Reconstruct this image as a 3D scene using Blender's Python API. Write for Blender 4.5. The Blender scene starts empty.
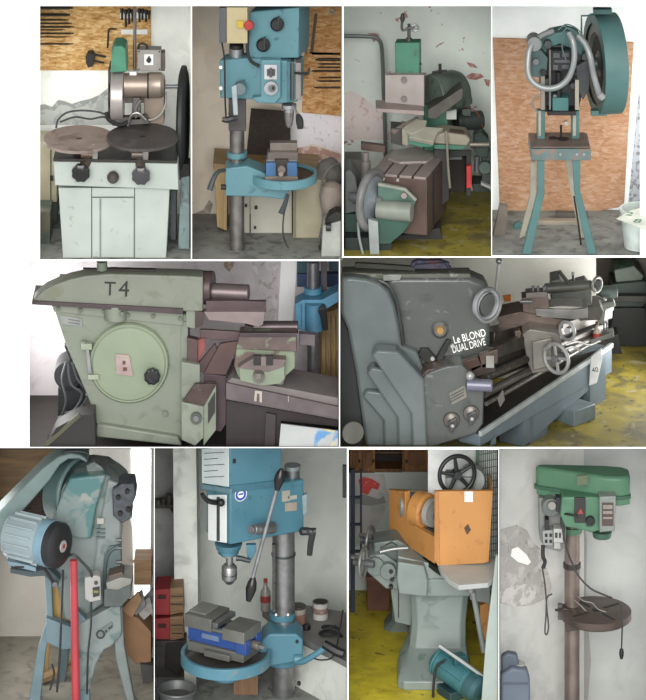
import bpy, bmesh, math, random
from mathutils import Vector as V, Matrix
R = math.radians
random.seed(7)
SC = bpy.context.scene
COL = SC.collection
# ---------------------------------------------------------------- camera: level, high up, with a falling lens shift
DIST, DROP, ZC = 40.0, 13.6, 3.5
EYE = V((0, -DIST, ZC + DROP))
def U(d): return .01*(DIST+d)/DIST                      # metres for one photo pixel at depth d
DOFF = 0.
def P(x, y, d):
    d += DOFF; s = (DIST+d)/DIST
    return V(((x-323)*.01*s, d, EYE.z-(DROP+(y-350)*.01)*s))
def ray(x, y): return (P(x, y, 0)-EYE).normalized()
class Pl:                                               # a plane of the place; normal looks to the front
    def __init__(s, p, n): s.p = p; s.n = n.normalized()
    def hit(s, x, y):
        r = ray(x, y); return EYE + r*((s.p-EYE).dot(s.n)/r.dot(s.n))
def FP(d): return Pl(V((0, d+DOFF, 0)), V((0, -1, 0)))
def YP(x, d, a): return Pl(P(x, 350, d), V((math.sin(R(a)), -math.cos(R(a)), 0)))
def HP(z): return Pl(V((0, 0, z)), V((0, 0, 1)))
def lin(h):
    h = h.lstrip('#'); o = []
    for i in (0, 2, 4):
        c = int(h[i:i+2], 16)/255
        o.append(c/12.92 if c <= .04045 else ((c+.055)/1.055)**2.4)
    return (o[0], o[1], o[2], 1)
# ---------------------------------------------------------------- mesh builder
class M:
    def __init__(s): s.v = []; s.f = []
    def add(s, vs, fs):
        k = len(s.v); s.v += [V(v) for v in vs]; s.f += [[i+k for i in f] for f in fs]; return s
    def ext(s, pts, vec):
        n = len(pts); vec = V(vec)
        return s.add(list(pts)+[V(p)+vec for p in pts],
                     [list(range(n)), list(range(2*n-1, n-1, -1))]+[[i, i+n, (i+1) % n+n, (i+1) % n] for i in range(n)])
    def loft(s, rings, cap=True, closed=True):
        n = len(rings[0]); k = len(rings); fs = []
        for j in range(k-1):
            for i in range(n if closed else n-1):
                fs.append([j*n+i, j*n+(i+1) % n, (j+1)*n+(i+1) % n, (j+1)*n+i])
        if cap: fs += [list(range(n-1, -1, -1)), [(k-1)*n+i for i in range(n)]]
        return s.add([p for r in rings for p in r], fs)
    def on(s, pl, pts, t):                              # outline on a plane, t metres thick going back from it
        return s.ext([pl.hit(*p) for p in pts], pl.n*-t)
    def fp(s, d, pts, t): return s.on(FP(d), pts, t)
    def rc(s, d, x0, y0, x1, y1, t): return s.fp(d, [(x0, y0), (x1, y0), (x1, y1), (x0, y1)], t)
    def yp(s, x, d, a, pts, t): return s.on(YP(x, d, a), pts, t)
    def box(s, c, sx, sy, sz, a=0, tilt=None):
        m = Matrix.Rotation(R(a), 3, 'Z')
        if tilt: m = m @ Matrix.Rotation(R(tilt[1]), 3, tilt[0])
        c = V(c)
        vs = [c+m @ V((x*sx/2, y*sy/2, z*sz/2)) for z in (-1, 1) for x, y in ((-1, -1), (1, -1), (1, 1), (-1, 1))]
        return s.add(vs, [[3, 2, 1, 0], [4, 5, 6, 7], [0, 1, 5, 4], [1, 2, 6, 5], [2, 3, 7, 6], [3, 0, 4, 7]])
    def bar(s, p0, p1, w, h, up=(0, 0, 1)):             # rectangular bar between two points
        p0 = V(p0); p1 = V(p1); t = (p1-p0).normalized(); sd = t.cross(V(up))
        if sd.length < 1e-4: sd = t.cross(V((0, 1, 0)))
        sd.normalize(); u = sd.cross(t)
        q = [sd*w/2+u*h/2, sd*-w/2+u*h/2, sd*-w/2-u*h/2, sd*w/2-u*h/2]
        return s.loft([[p0+k for k in q], [p1+k for k in q]])
    def lathe(s, prof, o, ax, n=32, cap=True):
        o = V(o); ax = V(ax).normalized(); a = ax.orthogonal().normalized(); b = ax.cross(a)
        return s.loft([[o+ax*h+(a*math.cos(2*math.pi*i/n)+b*math.sin(2*math.pi*i/n))*max(r, 1e-4) for i in range(n)] for h, r in prof], cap)
    def cyl(s, p0, p1, r0, r1=None, n=24):
        p0 = V(p0); p1 = V(p1); r1 = r0 if r1 is None else r1
        return s.lathe([(0, r0), ((p1-p0).length, r1)], p0, p1-p0, n)
    def tube(s, pts, r, n=8, sub=6):
        pts = [V(p) for p in pts]
        if sub > 1 and len(pts) > 2:
            q = [pts[0]*2-pts[1]]+pts+[pts[-1]*2-pts[-2]]; o = []
            for i in range(1, len(q)-2):
                for k in range(sub):
                    t = k/sub; a, b, c, d = q[i-1:i+3]
                    o.append(.5*((2*b)+(c-a)*t+(2*a-5*b+4*c-d)*t*t+(3*b-a-3*c+d)*t**3))
            pts = o+[pts[-1]]
        rings = []; nrm = None
        for i, p in enumerate(pts):
            t = (pts[min(i+1, len(pts)-1)]-pts[max(i-1, 0)]).normalized()
            nrm = t.orthogonal().normalized() if nrm is None else (nrm-t*nrm.dot(t)).normalized()
            b = t.cross(nrm); rr = r(i/(len(pts)-1)) if callable(r) else r
            rings.append([p+(nrm*math.cos(2*math.pi*k/n)+b*math.sin(2*math.pi*k/n))*rr for k in range(n)])
        return s.loft(rings)
    def tor(s, c, ax, rr, r, n=36, m=8):
        c = V(c); ax = V(ax).normalized(); a = ax.orthogonal().normalized(); b = ax.cross(a); rings = []
        for i in range(n+1):
            e = a*math.cos(2*math.pi*i/n)+b*math.sin(2*math.pi*i/n)
            rings.append([c+e*(rr+r*math.cos(2*math.pi*k/m))+ax*r*math.sin(2*math.pi*k/m) for k in range(m)])
        return s.loft(rings, False)
    def sph(s, c, rx, ry=None, rz=None, n=20):
        ry = rx if ry is None else ry; rz = rx if rz is None else rz; c = V(c); k = n//2
        return s.loft([[c+V((rx*math.sin(t)*math.cos(2*math.pi*i/n), ry*math.sin(t)*math.sin(2*math.pi*i/n), rz*math.cos(t))) for i in range(n)]
                       for t in [math.pi*(.02+.96*j/k) for j in range(k+1)]])
    # photo-sized shortcuts (sizes in photo pixels at that depth)
    def cz(s, x, y0, y1, r, d, n=28, r1=None): return s.cyl(P(x, y1, d), P(x, y0, d), r*U(d), (r1 or r)*U(d), n)
    def cx(s, x0, x1, y, r, d, a=0, r1=None, n=28):
        pl = YP(x0, d, a); return s.cyl(pl.hit(x0, y), pl.hit(x0, y)+V((math.cos(R(a)), math.sin(R(a)), 0))*(x1-x0)*U(d)/max(.2, math.cos(R(a))), r*U(d), (r1 or r)*U(d), n)
    def cy(s, x, y, r, d, t, r1=None, n=28, ax=(0, 1, 0)):
        p = P(x, y, d); return s.cyl(p, p+V(ax).normalized()*t, r*U(d), (r1 or r)*U(d), n)
    def dz(s, x, y, r, d, h, n=48, tilt=0):
        p = P(x, y, d); return s.cyl(p-V((0, -tilt, 1)).normalized()*h*U(d), p, r*U(d), None, n)
    def tb(s, pts, r, n=8, sub=6): return s.tube([P(*p) for p in pts], r if callable(r) else r*U(pts[0][2]), n, sub)
    def knob(s, p, ax, r, h, lobes=0, n=28):            # a moulded knob
        if not lobes: return s.lathe([(0, r*.45), (h*.35, r*.45), (h*.4, r), (h*.8, r), (h, r*.7)], p, ax, n)
        o = V(p); ax = V(ax).normalized(); a = ax.orthogonal().normalized(); b = ax.cross(a); n = lobes*6; rings = []
        for hh, k in ((0, .4), (h*.35, .45), (h*.4, .95), (h*.85, 1), (h, .75)):
            rings.append([o+ax*hh+(a*math.cos(2*math.pi*i/n)+b*math.sin(2*math.pi*i/n))*r*k*(1-.05*(1+math.cos(lobes*2*math.pi*i/n)) if k > .6 else 1) for i in range(n)])
        return s.loft(rings)
def TXT(string, pl, x, y, size, roll=0, depth=.004, align='CENTER', xs=1., bold=0.):
    cu = bpy.data.curves.new('t', 'FONT'); cu.body = string; cu.size = size*.01/.7; cu.extrude = depth; cu.offset = bold; cu.align_x = align; cu.align_y = 'CENTER'
    o = bpy.data.objects.new('t', cu); COL.objects.link(o)
    dg = bpy.context.evaluated_depsgraph_get(); me = bpy.data.meshes.new_from_object(o.evaluated_get(dg))
    bpy.data.objects.remove(o); bpy.data.curves.remove(cu)
    z = pl.n; up = V((0, 0, 1)); xx = up.cross(z).normalized() if abs(z.z) < .99 else V((1, 0, 0)); yy = z.cross(xx)
    m = Matrix((xx, yy, z)).transposed() @ Matrix.Rotation(R(roll), 3, 'Z'); p = pl.hit(x, y)
    b = M(); b.add([p+m @ V((v.co.x*xs, v.co.y, v.co.z)) for v in me.vertices], [list(f.vertices) for f in me.polygons]); bpy.data.meshes.remove(me); return b
# ---------------------------------------------------------------- objects
WL = {}
def ob(name, m, mat, par=None, bev=.5, sm=38, label=None, kind=None):
    lo = V([min(v[i] for v in m.v) for i in range(3)]); hi = V([max(v[i] for v in m.v) for i in range(3)])
    c = (lo+hi)/2
    if par is None: c.z = lo.z
    me = bpy.data.meshes.new(name); me.from_pydata([v-c for v in m.v], [], m.f)
    bm = bmesh.new(); bm.from_mesh(me); bmesh.ops.remove_doubles(bm, verts=bm.verts, dist=1e-5)
    bmesh.ops.recalc_face_normals(bm, faces=bm.faces); bm.to_mesh(me); bm.free()
    for p in me.polygons: p.use_smooth = True
    me.set_sharp_from_angle(angle=R(sm)); me.materials.append(mat)
    o = bpy.data.objects.new(name, me); COL.objects.link(o); WL[o] = c
    if par is not None: o.parent = par; o.location = c-WL[par]
    else: o.location = c
    if bev:
        b = o.modifiers.new('bevel', 'BEVEL'); b.width = bev*.01; b.segments = 2; b.limit_method = 'ANGLE'; b.angle_limit = R(42)
    if label: o['label'] = label
    if kind: o['kind'] = kind
    return o
def tag(o, label, cat, group=None, kind=None):
    o['label'] = label; o['category'] = cat
    if group: o['group'] = group
    if kind: o['kind'] = kind
    return o
def T(name, label, cat, loc, group=None):
    o = bpy.data.objects.new(name, None); COL.objects.link(o); o.empty_display_size = .1
    o.location = loc; WL[o] = V(loc); return tag(o, label, cat, group)
def th(name, m, mat, label, cat, group=None, bev=.4, kind=None): return tag(ob(name, m, mat, None, bev), label, cat, group, kind)
def st(name, m, mat, par=None, bev=0): return ob(name, m, mat, par, bev, kind='structure')
# ---------------------------------------------------------------- materials
MC = {}
def mat(col, rough=.5, metal=0., var=.18, scale=6., dirt=None, bump=.0, bscale=60., stretch=(1, 1, 1), name=None, coat=0., alpha=None, k=.56):
    key = (k, col, rough, metal, var, scale, str(dirt), bump, bscale, stretch, coat, alpha)
    if key in MC: return MC[key]
    m = bpy.data.materials.new(name or 'paint'); m.use_nodes = True; nt = m.node_tree; N = nt.nodes; L = nt.links
    b = N['Principled BSDF']; b.inputs['Roughness'].default_value = rough; b.inputs['Metallic'].default_value = metal
    b.inputs['Coat Weight'].default_value = coat
    g = N.new('ShaderNodeNewGeometry'); mp = N.new('ShaderNodeMapping'); L.new(g.outputs['Position'], mp.inputs['Vector']); mp.inputs['Scale'].default_value = stretch
    def noise(sc, det=5, dist=0.):
        n = N.new('ShaderNodeTexNoise'); n.inputs['Scale'].default_value = sc; n.inputs['Detail'].default_value = det; n.inputs['Distortion'].default_value = dist
        L.new(mp.outputs[0], n.inputs['Vector']); return n
    c = tuple(x*k for x in lin(col)[:3]); r = N.new('ShaderNodeValToRGB'); r.color_ramp.elements[0].position = .3; r.color_ramp.elements[1].position = .7
    r.color_ramp.elements[0].color = tuple(x*(1-var) for x in c[:3])+(1,); r.color_ramp.elements[1].color = tuple(min(1, x*(1+var)) for x in c[:3])+(1,)
    L.new(noise(scale).outputs['Fac'], r.inputs['Fac']); out = r.outputs['Color']
    for (dc, ds, lo, hi) in (dirt or []):
        q = N.new('ShaderNodeValToRGB'); q.color_ramp.elements[0].position = lo; q.color_ramp.elements[1].position = hi
        q.color_ramp.elements[0].color = (0, 0, 0, 1); q.color_ramp.elements[1].color = (1, 1, 1, 1)
        L.new(noise(ds, 7, .6).outputs['Fac'], q.inputs['Fac'])
        x = N.new('ShaderNodeMix'); x.data_type = 'RGBA'; L.new(q.outputs['Color'], x.inputs['Factor']); L.new(out, x.inputs['A']); x.inputs['B'].default_value = tuple(v*k for v in lin(dc)[:3])+(1,); out = x.outputs['Result']
    L.new(out, b.inputs['Base Color'])
    if bump:
        bp = N.new('ShaderNodeBump'); bp.inputs['Strength'].default_value = bump; bp.inputs['Distance'].default_value = .01
        L.new(noise(bscale).outputs['Fac'], bp.inputs['Height']); L.new(bp.outputs[0], b.inputs['Normal'])
    if alpha is not None:
        b.inputs['Transmission Weight'].default_value = alpha; b.inputs['IOR'].default_value = 1.45
    MC[key] = m; return m
def osb(cols, name='chipboard', scale=26., k=.78):
    cols = [(lin(c)[0]*k, lin(c)[1]*k, lin(c)[2]*k*1.1, 1) for c in cols]
    m = bpy.data.materials.new(name); m.use_nodes = True; nt = m.node_tree; N = nt.nodes; L = nt.links; b = N['Principled BSDF']; b.inputs['Roughness'].default_value = .8
    g = N.new('ShaderNodeNewGeometry'); outs = []
    for rot, sc in ((35, 1.), (-50, 1.4)):
        mp = N.new('ShaderNodeMapping'); L.new(g.outputs['Position'], mp.inputs['Vector']); mp.inputs['Rotation'].default_value = (0, R(rot), 0); mp.inputs['Scale'].default_value = (.55, 1, 1.7)
        nz = N.new('ShaderNodeTexNoise'); nz.inputs['Scale'].default_value = 9; L.new(mp.outputs[0], nz.inputs['Vector'])
        mx = N.new('ShaderNodeVectorMath'); mx.operation = 'MULTIPLY_ADD'; L.new(nz.outputs['Color'], mx.inputs[0]); mx.inputs[1].default_value = (.08, .08, .08); L.new(mp.outputs[0], mx.inputs[2])
        v = N.new('ShaderNodeTexVoronoi'); v.inputs['Scale'].default_value = scale*sc; L.new(mx.outputs[0], v.inputs['Vector'])
        s = N.new('ShaderNodeSeparateColor'); L.new(v.outputs['Color'], s.inputs[0]); outs.append(s.outputs[0])
    a = N.new('ShaderNodeMath'); a.operation = 'ADD'; L.new(outs[0], a.inputs[0]); L.new(outs[1], a.inputs[1])
    big = N.new('ShaderNodeTexNoise'); big.inputs['Scale'].default_value = 2.2; L.new(g.outputs['Position'], big.inputs['Vector'])
    a2 = N.new('ShaderNodeMath'); a2.operation = 'ADD'; L.new(a.outputs[0], a2.inputs[0]); L.new(big.outputs['Fac'], a2.inputs[1])
    a3 = N.new('ShaderNodeMath'); a3.operation = 'DIVIDE'; L.new(a2.outputs[0], a3.inputs[0]); a3.inputs[1].default_value = 2.6
    r = N.new('ShaderNodeValToRGB'); e = r.color_ramp.elements; e[0].position = .1; e[1].position = .9; e[0].color = cols[0]; e[1].color = cols[-1]
    for i, c in enumerate(cols[1:-1]): q = e.new(.1+.8*(i+1)/(len(cols)-1)); q.color = c
    L.new(a3.outputs[0], r.inputs['Fac']); L.new(r.outputs['Color'], b.inputs['Base Color']); return m
def wood(c1, c2, axis='x', name='wood', scale=7., rough=.6, k=.6):
    m = bpy.data.materials.new(name); m.use_nodes = True; nt = m.node_tree; N = nt.nodes; L = nt.links; b = N['Principled BSDF']; b.inputs['Roughness'].default_value = rough
    g = N.new('ShaderNodeNewGeometry'); mp = N.new('ShaderNodeMapping'); L.new(g.outputs['Position'], mp.inputs['Vector']); mp.inputs['Scale'].default_value = {'x': (.25, 3, 3), 'z': (3, 3, .25), 'y': (3, .25, 3)}[axis]
    nz = N.new('ShaderNodeTexNoise'); nz.inputs['Scale'].default_value = scale; nz.inputs['Detail'].default_value = 6; nz.inputs['Distortion'].default_value = 1.2; L.new(mp.outputs[0], nz.inputs['Vector'])
    r = N.new('ShaderNodeValToRGB'); r.color_ramp.elements[0].position = .32; r.color_ramp.elements[1].position = .68; r.color_ramp.elements[0].color = tuple(v*k for v in lin(c1)[:3])+(1,); r.color_ramp.elements[1].color = tuple(v*k for v in lin(c2)[:3])+(1,)
    L.new(nz.outputs['Fac'], r.inputs['Fac']); L.new(r.outputs['Color'], b.inputs['Base Color']); return m
def steel(c='8f9093', rough=.32, var=.25, **k): return mat(c, max(rough, .36), .8, var, 9., name='steel', **k)
BLK = mat('1b1b1c', .45, name='black_plastic'); RUB = mat('202122', .7, name='black_rubber'); WHT = mat('e8e8e4', .6, var=.04, name='white', k=.85)
IRON = mat('3a3734', .55, .5, .3, name='dark_iron'); GREY = mat('85878a', .45, .4, name='grey_metal'); CHROME = steel('c4c6c8', .2)
# ---------------------------------------------------------------- rooms
FZ = {}
def room(k, x0, y0, x1, y1, dep, mb, mf, ml=None, mr=None, mc=None, ex=(0, 0), down=0, sill=False):
    """one open-fronted bay of the building: splayed side walls, level floor, falling ceiling"""
    t = .003; z = P(0, y1, 0).z-down; FZ[k] = z; cm = mc or mat('b9b9b4', .9, name='ceiling_plaster')
    xa, xb = x0-ex[0], x1+ex[1]; b = dep
    def side(x, sgn, nm, m):
        p, q = P(x, y0, .006), P(x, y0, b)
        pts = [p, q, V((q.x, b, z))]
        if sill: h = HP(z).hit(x, y1); pts += [h, P(x, y1, .006)]
        else: pts += [V((p.x, .006, z))]
        st(nm, M().ext(pts, (sgn*t, 0, 0)), m)
    side(xa, -1, 'wall_left', ml or mb); side(xb, 1, 'wall_right', mr or mb)
    p, q = P(xa, y0, b), P(xb, y0, b)
    st('wall_back', M().ext([p, q, (q.x, b, z), (p.x, b, z)], (0, .006, 0)), mb)
    st('ceiling', M().ext([P(xa, y0, .006), P(xb, y0, .006), P(xb, y0, b), P(xa, y0, b)], (0, 0, .004)), cm)
    pa, pb = P(xa, y1, 0), P(xb, y1, 0); f0 = .006
    if sill:                                             # the floor lies lower; a sloping sill leads down to it from the opening
        f0 = HP(z).hit(323, y1).y; a, c = HP(z).hit(xa, y1), HP(z).hit(xb, y1)
        st('trim_sill', M().ext([(pa.x, .006, pa.z), (pb.x, .006, pb.z), c, a], (0, 0, -.006)), mf); pa, pb = a, c
    st('floor', M().ext([(pa.x, f0, z), (pb.x, f0, z), (q.x, b, z), (p.x, b, z)], (0, 0, -.008)), mf)
def fy(k, d):                                            # photo row of the floor of bay k at depth d
    d += DOFF; return 350+((EYE.z-FZ[k])*DIST/(DIST+d)-DROP)*100
def fd(k, y):                                            # depth at which the floor of bay k meets photo row y
    return HP(FZ[k]).hit(323, y).y
RECT = {1: (40, 6, 191, 259.5), 2: (192, 6, 342, 259.5), 3: (343.5, 6, 491.3, 256.5), 4: (492, 6, 640, 255.5), 5: (29.5, 261, 339, 447), 6: (340, 257.5, 646, 447),
        7: (0, 448, 154, 700), 8: (154.6, 448, 347, 700), 9: (348.5, 449.5, 498.5, 700), 10: (499.2, 448.5, 646, 700)}
# white face of the building with ten openings
def facade():
    holes = {k: list(r) for k, r in RECT.items()}
    holes[6][2] = 668; holes[10][2] = 668; holes[7][0] = -22
    for k in (7, 8, 9, 10): holes[k][3] = 735
    xs = sorted({-60, 706}|{h[0] for h in holes.values()}|{h[2] for h in holes.values()}); ys = sorted({-30, 742}|{h[1] for h in holes.values()}|{h[3] for h in holes.values()})
    m = M()
    for j in range(len(ys)-1):
        i = 0
        while i < len(xs)-1:
            def solid(i): 
                cx, cy = (xs[i]+xs[i+1])/2, (ys[j]+ys[j+1])/2
                return not any(h[0] < cx < h[2] and h[1] < cy < h[3] for h in holes.values())
            if solid(i):
                k = i
                while k < len(xs)-1 and solid(k): k += 1
                a, b = P(xs[i], ys[j], 0), P(xs[k], ys[j+1], 0)
                m.add([(a.x, 0, a.z), (b.x, 0, a.z), (b.x, 0, b.z), (a.x, 0, b.z)], [[0, 1, 2, 3]]); i = k
            else: i += 1
    o = st('wall_front', m, mat('fdfdfd', .9, var=.0, name='white_facade', k=1))
facade()
PLAS = lambda c, d=None, **k: mat(c, .92, 0, .07, 3., d, .25, 40., name='plaster', **{'k': 1, **k})
YFL = mat('82762c', .55, 0, .3, 4., [('5f5730', 3., .5, .64), ('8b8468', 5., .6, .68), ('38351a', 14., .62, .68)], name='yellow_floor_paint', k=1)
CONC = mat('80827c', .85, 0, .2, 5., [('5e5f5a', 8., .52, .66)], .3, name='concrete', k=.9)
room(1, *RECT[1], 1.5, PLAS('e9ebe5', [('dcddd7', 5., .5, .68)]), CONC, ex=(25, 0), ml=PLAS('c4c8c0'), mr=PLAS('f0f6f2'))
room(2, *RECT[2], 1.5, PLAS('d3cabb', [('cbc1b2', 4., .5, .66)]), CONC)
room(3, *RECT[3], 2.2, PLAS('dbe2db', [('a9857c', 9., .66, .69)]), YFL)
room(4, *RECT[4], 1.5, PLAS('f4fbf8'), CONC, ex=(0, 40), mr=PLAS('b9bdc2', [('8d9094', 9., .5, .6)]))
room(5, *RECT[5], 1.9, PLAS('cfc8cc', [('bfb6b8', 4., .5, .68)]), mat('3a332f', .7, name='oily_floor'), ex=(25, 0), down=.15, sill=True)
room(6, *RECT[6], 4.6, PLAS('d2d2c6'), YFL, ex=(0, 22), down=.35, sill=True)
room(7, *RECT[7], 2.4, PLAS('b0aca4', [('b3aea6', 5., .5, .68)]), mat('8f8a7e', .85, 0, .15, 4., [('77736a', 6., .52, .68)], .3, name='pale_concrete', k=.9), ex=(22, 0), down=.35)
room(8, *RECT[8], 2.4, PLAS('c6cac4', [('b9beb8', 4., .5, .7)]), CONC, down=.35)
YF2 = mat('bfae2e', .5, 0, .25, 4., [('a8972c', 3., .52, .66), ('6a6330', 9., .62, .7)], name='bright_yellow_floor', k=1)
room(9, *RECT[9], 3.0, PLAS('c3cbc6'), YF2, down=.1)
room(10, *RECT[10], 1.5, PLAS('a9aba8', [('9ea09d', 3., .5, .7)]), CONC, ex=(0, 22), down=.95)
# light: an overcast sky all round and a low, hazy sun from the front left
w = bpy.data.worlds.new('sky'); SC.world = w; w.use_nodes = True
w.node_tree.nodes['Background'].inputs['Color'].default_value = (.96, .98, 1, 1); w.node_tree.nodes['Background'].inputs['Strength'].default_value = .95
sl = bpy.data.lights.new('sun', 'SUN'); so = bpy.data.objects.new('sun', sl); COL.objects.link(so); sl.energy = 3.2; sl.angle = R(38); sl.color = (1, .98, .95)
so.rotation_euler = V((.07, 1, -.36)).to_track_quat('-Z', 'Y').to_euler(); so.location = (-6, -20, 14)
cam = bpy.data.cameras.new('camera'); co = bpy.data.objects.new('camera', cam); COL.objects.link(co); co.location = EYE; co.rotation_euler = (R(90), 0, 0)
cam.sensor_fit = 'AUTO'; cam.sensor_width = 36; cam.lens = DIST/7*36; cam.shift_y = -DROP/7; cam.clip_end = 200; SC.camera = co
vs = SC.view_settings; vs.view_transform = 'Standard'; vs.look = 'None'; vs.exposure = 0; vs.gamma = 1; vs.use_curve_mapping = False

def window_light(x, y, d, w_, h_, e, to, col=(1, .99, .97)):   # added fill lamp out of view, dressed with an added pane and frame
    l = bpy.data.lights.new('window_light', 'AREA'); l.shape = 'RECTANGLE'; l.size = w_; l.size_y = h_; l.energy = e; l.color = col
    q = P(x, y, d); s_ = -.035 if to[0] > 0 else .035; n_ = 'window_%d' % (2+len([k for k in bpy.data.objects if k.name.startswith('window_')])//2)
    p_ = st(n_, M().box(q+V((s_, 0, 0)), .008, w_, h_), mat('eef2f4', .15, 0, 0, k=.9)); fr = M()
    for a_, b_, c_, e_ in ((0, h_/2, w_+.08, .05), (0, -h_/2, w_+.08, .05), (w_/2, 0, .05, h_), (-w_/2, 0, .05, h_), (0, 0, .03, h_)): fr.box(q+V((s_*.8, a_, b_)), .03, c_, e_)
    st('window_frame', fr, mat('cfcac0', .6), p_)
    o = bpy.data.objects.new('window_light', l); COL.objects.link(o); o.location = P(x, y, d); o.rotation_euler = V((math.copysign(1, to[0]), 0, 0)).to_track_quat('-Z', 'Y').to_euler()
window_light(8, 330, 1.0, 1.2, 1.0, 45, (1, .45, -.05)); window_light(664, 330, 2.4, 2.0, .8, 50, (-1, .25, -.05))
window_light(19, 120, .8, .9, 1.6, 14, (1, .4, -.05)); window_light(676, 100, .8, .9, 1.4, 22, (-1, .4, -.05))
window_light(-18, 560, 1.2, 1.2, 1.6, 26, (1, .4, -.05)); window_light(664, 560, .8, .9, 1.6, 5, (-1, .4, -.05))
# ================================================================ bay: cabinet machine with two round tables
def bay1():
    B = 1.5
    OSB = osb(['7d5a2c', 'ad8143', 'c49754', 'd6ae6c', 'e6c68c'])
    th('chipboard_panel', M().fp(B-.025, [(28, 4), (151, 4), (151, 49), (150, 70.5), (28, 70.5)], .0256), OSB, 'tan chipboard panel on wall carrying a row of long rods and hanging tools', 'board')
    rods = [(8, 1.5, 70), (15, 1.5, 67), (20, .8, 66), (23.5, .8, 69), (27, .9, 71), (30, .6, 63), (33.5, .9, 71), (37, .6, 66), (44, .8, 70)]
    nm = ['thick dark boring bar, topmost on the board above disc tables', 'thick dark boring bar, second from the top on board above disc tables', 'thin dark rod, third from the top beside the green guard', 'thin dark rod, fourth from the top beside the green guard',
          'long thin dark rod in the middle of the rack on left chipboard', 'short thin dark rod just below the middle of left chipboard rack', 'long thin dark rod, third from the bottom of left chipboard rack', 'thin dark rod, second from the bottom of left chipboard rack', 'lone dark rod hung lowest, apart from others on left chipboard']
    for (y, r, x1), l in zip(rods, nm):
        m = M().cx(34, x1, y, r, B-.025-r*.0103)
        o = T('boring_rod', l, 'rod', P(50, y, B-.06), 'rods racked on the chipboard above the disc tables')
        ob('shaft', m, mat('3c342b', .5, .5), o); ob('tip', M().cx(x1-.5, x1+3, y, r*.6, B-.025-r*.0103), IRON, o)
    for (x0, y0, x1, y1), l in (((120, 12.5, 150, 18.5), 'white tool strip near top of chipboard with dark tools hanging'), ((121, 29.5, 147.5, 34.5), 'empty white strip fixed below the tool strip')):
        th('tool_strip', M().rc(B-.045, x0, y0, x1, y1, .02), WHT, l, 'rack', bev=.1)
    tl = [(122, 10, 20), (125.7, 11, 27), (129, 10, 24), (132.5, 11, 22), (139.5, 10, 22), (142.5, 10, 20), (146, 11, 22), (149, 12, 19)]
    for i, (x, a, b) in enumerate(tl):
        m = M().cz(x, a, b, 1.1, B-.05, 10); m.cz(x, a-1.2, a+3, 1.7, B-.05, 10); m.rc(B-.056, x-.6, 13, x+.6, 16, .0118)
        th('hand_tool', m, IRON, ['first dark tool from left on the white strip', 'second tool from left, the longest on the white strip', 'third dark tool from left on the white strip', 'fourth tool, just left of steel column on white strip',
            'first tool right of the steel column on white strip', 'second tool right of the steel column on white strip', 'third tool right of steel column on white strip', 'rightmost short tool on the white strip'][i], 'tool', 'tools hanging on the white strip', .1)
    th('hex_key', M().tb([(107.5, 48, B-.034), (108, 39, B-.034), (108.5, 31, B-.034), (110, 29, B-.034), (116.5, 29, B-.034)], .9), IRON, 'bent dark hex key hanging on chipboard left of the green guard', 'hex key')
    o = T('puller_tool', 'rusty two armed puller hanging low on the chipboard panel', 'tool', P(92, 60, B-.06))
    ob('body', M().fp(B-.095, [(85.5, 57), (88, 52), (93, 51.5), (95, 56), (93, 66), (88, 68), (86, 63)], .07), IRON, o); ob('arm', M().tb([(90, 53, B-.1), (97, 55, B-.1), (106, 57, B-.1)], 1.1), IRON, o); ob('arm', M().tb([(92, 61, B-.1), (98, 61.5, B-.1), (104, 63, B-.1)], 1.1), IRON, o)
    # peeled grey band low on the back wall
    st('wall_patch', M().fp(B-.004, [(36, 106), (44, 104), (52, 107), (58, 100), (64, 101), (72, 104), (80, 101), (90, 99), (99, 95), (108, 88), (112, 92), (112, 125), (36, 125)], .003), PLAS('b3b7b3', [('9da09d', 9., .54, .62)]))
    st('wall_patch', M().fp(B-.008, [(36, 107), (44, 104), (52, 107), (58, 100), (64, 101), (72, 104), (80, 101), (90, 99), (99, 95), (106, 90), (108, 94), (100, 100), (92, 104), (84, 106), (74, 109), (66, 105), (60, 105), (54, 111), (46, 109), (36, 112)], .003), PLAS('8f938f', [('a9aca8', 16., .52, .6)]))
    # ---- the machine
    t = T('disc_finishing_machine', 'white cabinet machine with two round disc tables, grey motor and green wheel guard', 'machine', P(116, 259, .3))
    CAB = mat('ccd6cd', .45, 0, .08, 3., [('b3b39f', 9., .64, .72)], name='white_enamel'); TAN = mat('8d8279', .4, .55, .2); DK = mat('403d3b', .5, .4)
    f = FZ[1]; d0 = .03; dep = .72
    pts = [(58.5, 188), (169.5, 188), (166, 259), (63, 259)]
    c = ob('cabinet', M().fp(d0+.03, pts, dep), CAB, t)
    ob('door', M().rc(d0+.018, 92.5, 198, 133.5, 257.5, .03), CAB, c); ob('door_strip', M().rc(d0+.012, 99.5, 198.5, 101.2, 257.3, .02), mat('8d9a96', .5), c, .1)
    for x in (91.6, 134.6): ob('seam', M().rc(d0+.026, x-.35, 188, x+.35, 258, .02), DK, c, 0)
    ob('seam', M().rc(d0+.026, 91.6, 196.8, 134.6, 197.5, .02), DK, c, 0)
    ob('apron', M().fp(d0-.03, [(53.5, 161.5), (177.5, 163.5), (178.5, 190), (146, 188.5), (55, 185.5)], dep+.03), CAB, t, .8)
    ob('worktop', M().fp(d0-.05, [(53, 158.7), (177, 160.7), (177, 163.4), (53, 161.4)], dep+.06), mat('33302e', .45, .2, .3), t, .4)
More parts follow.
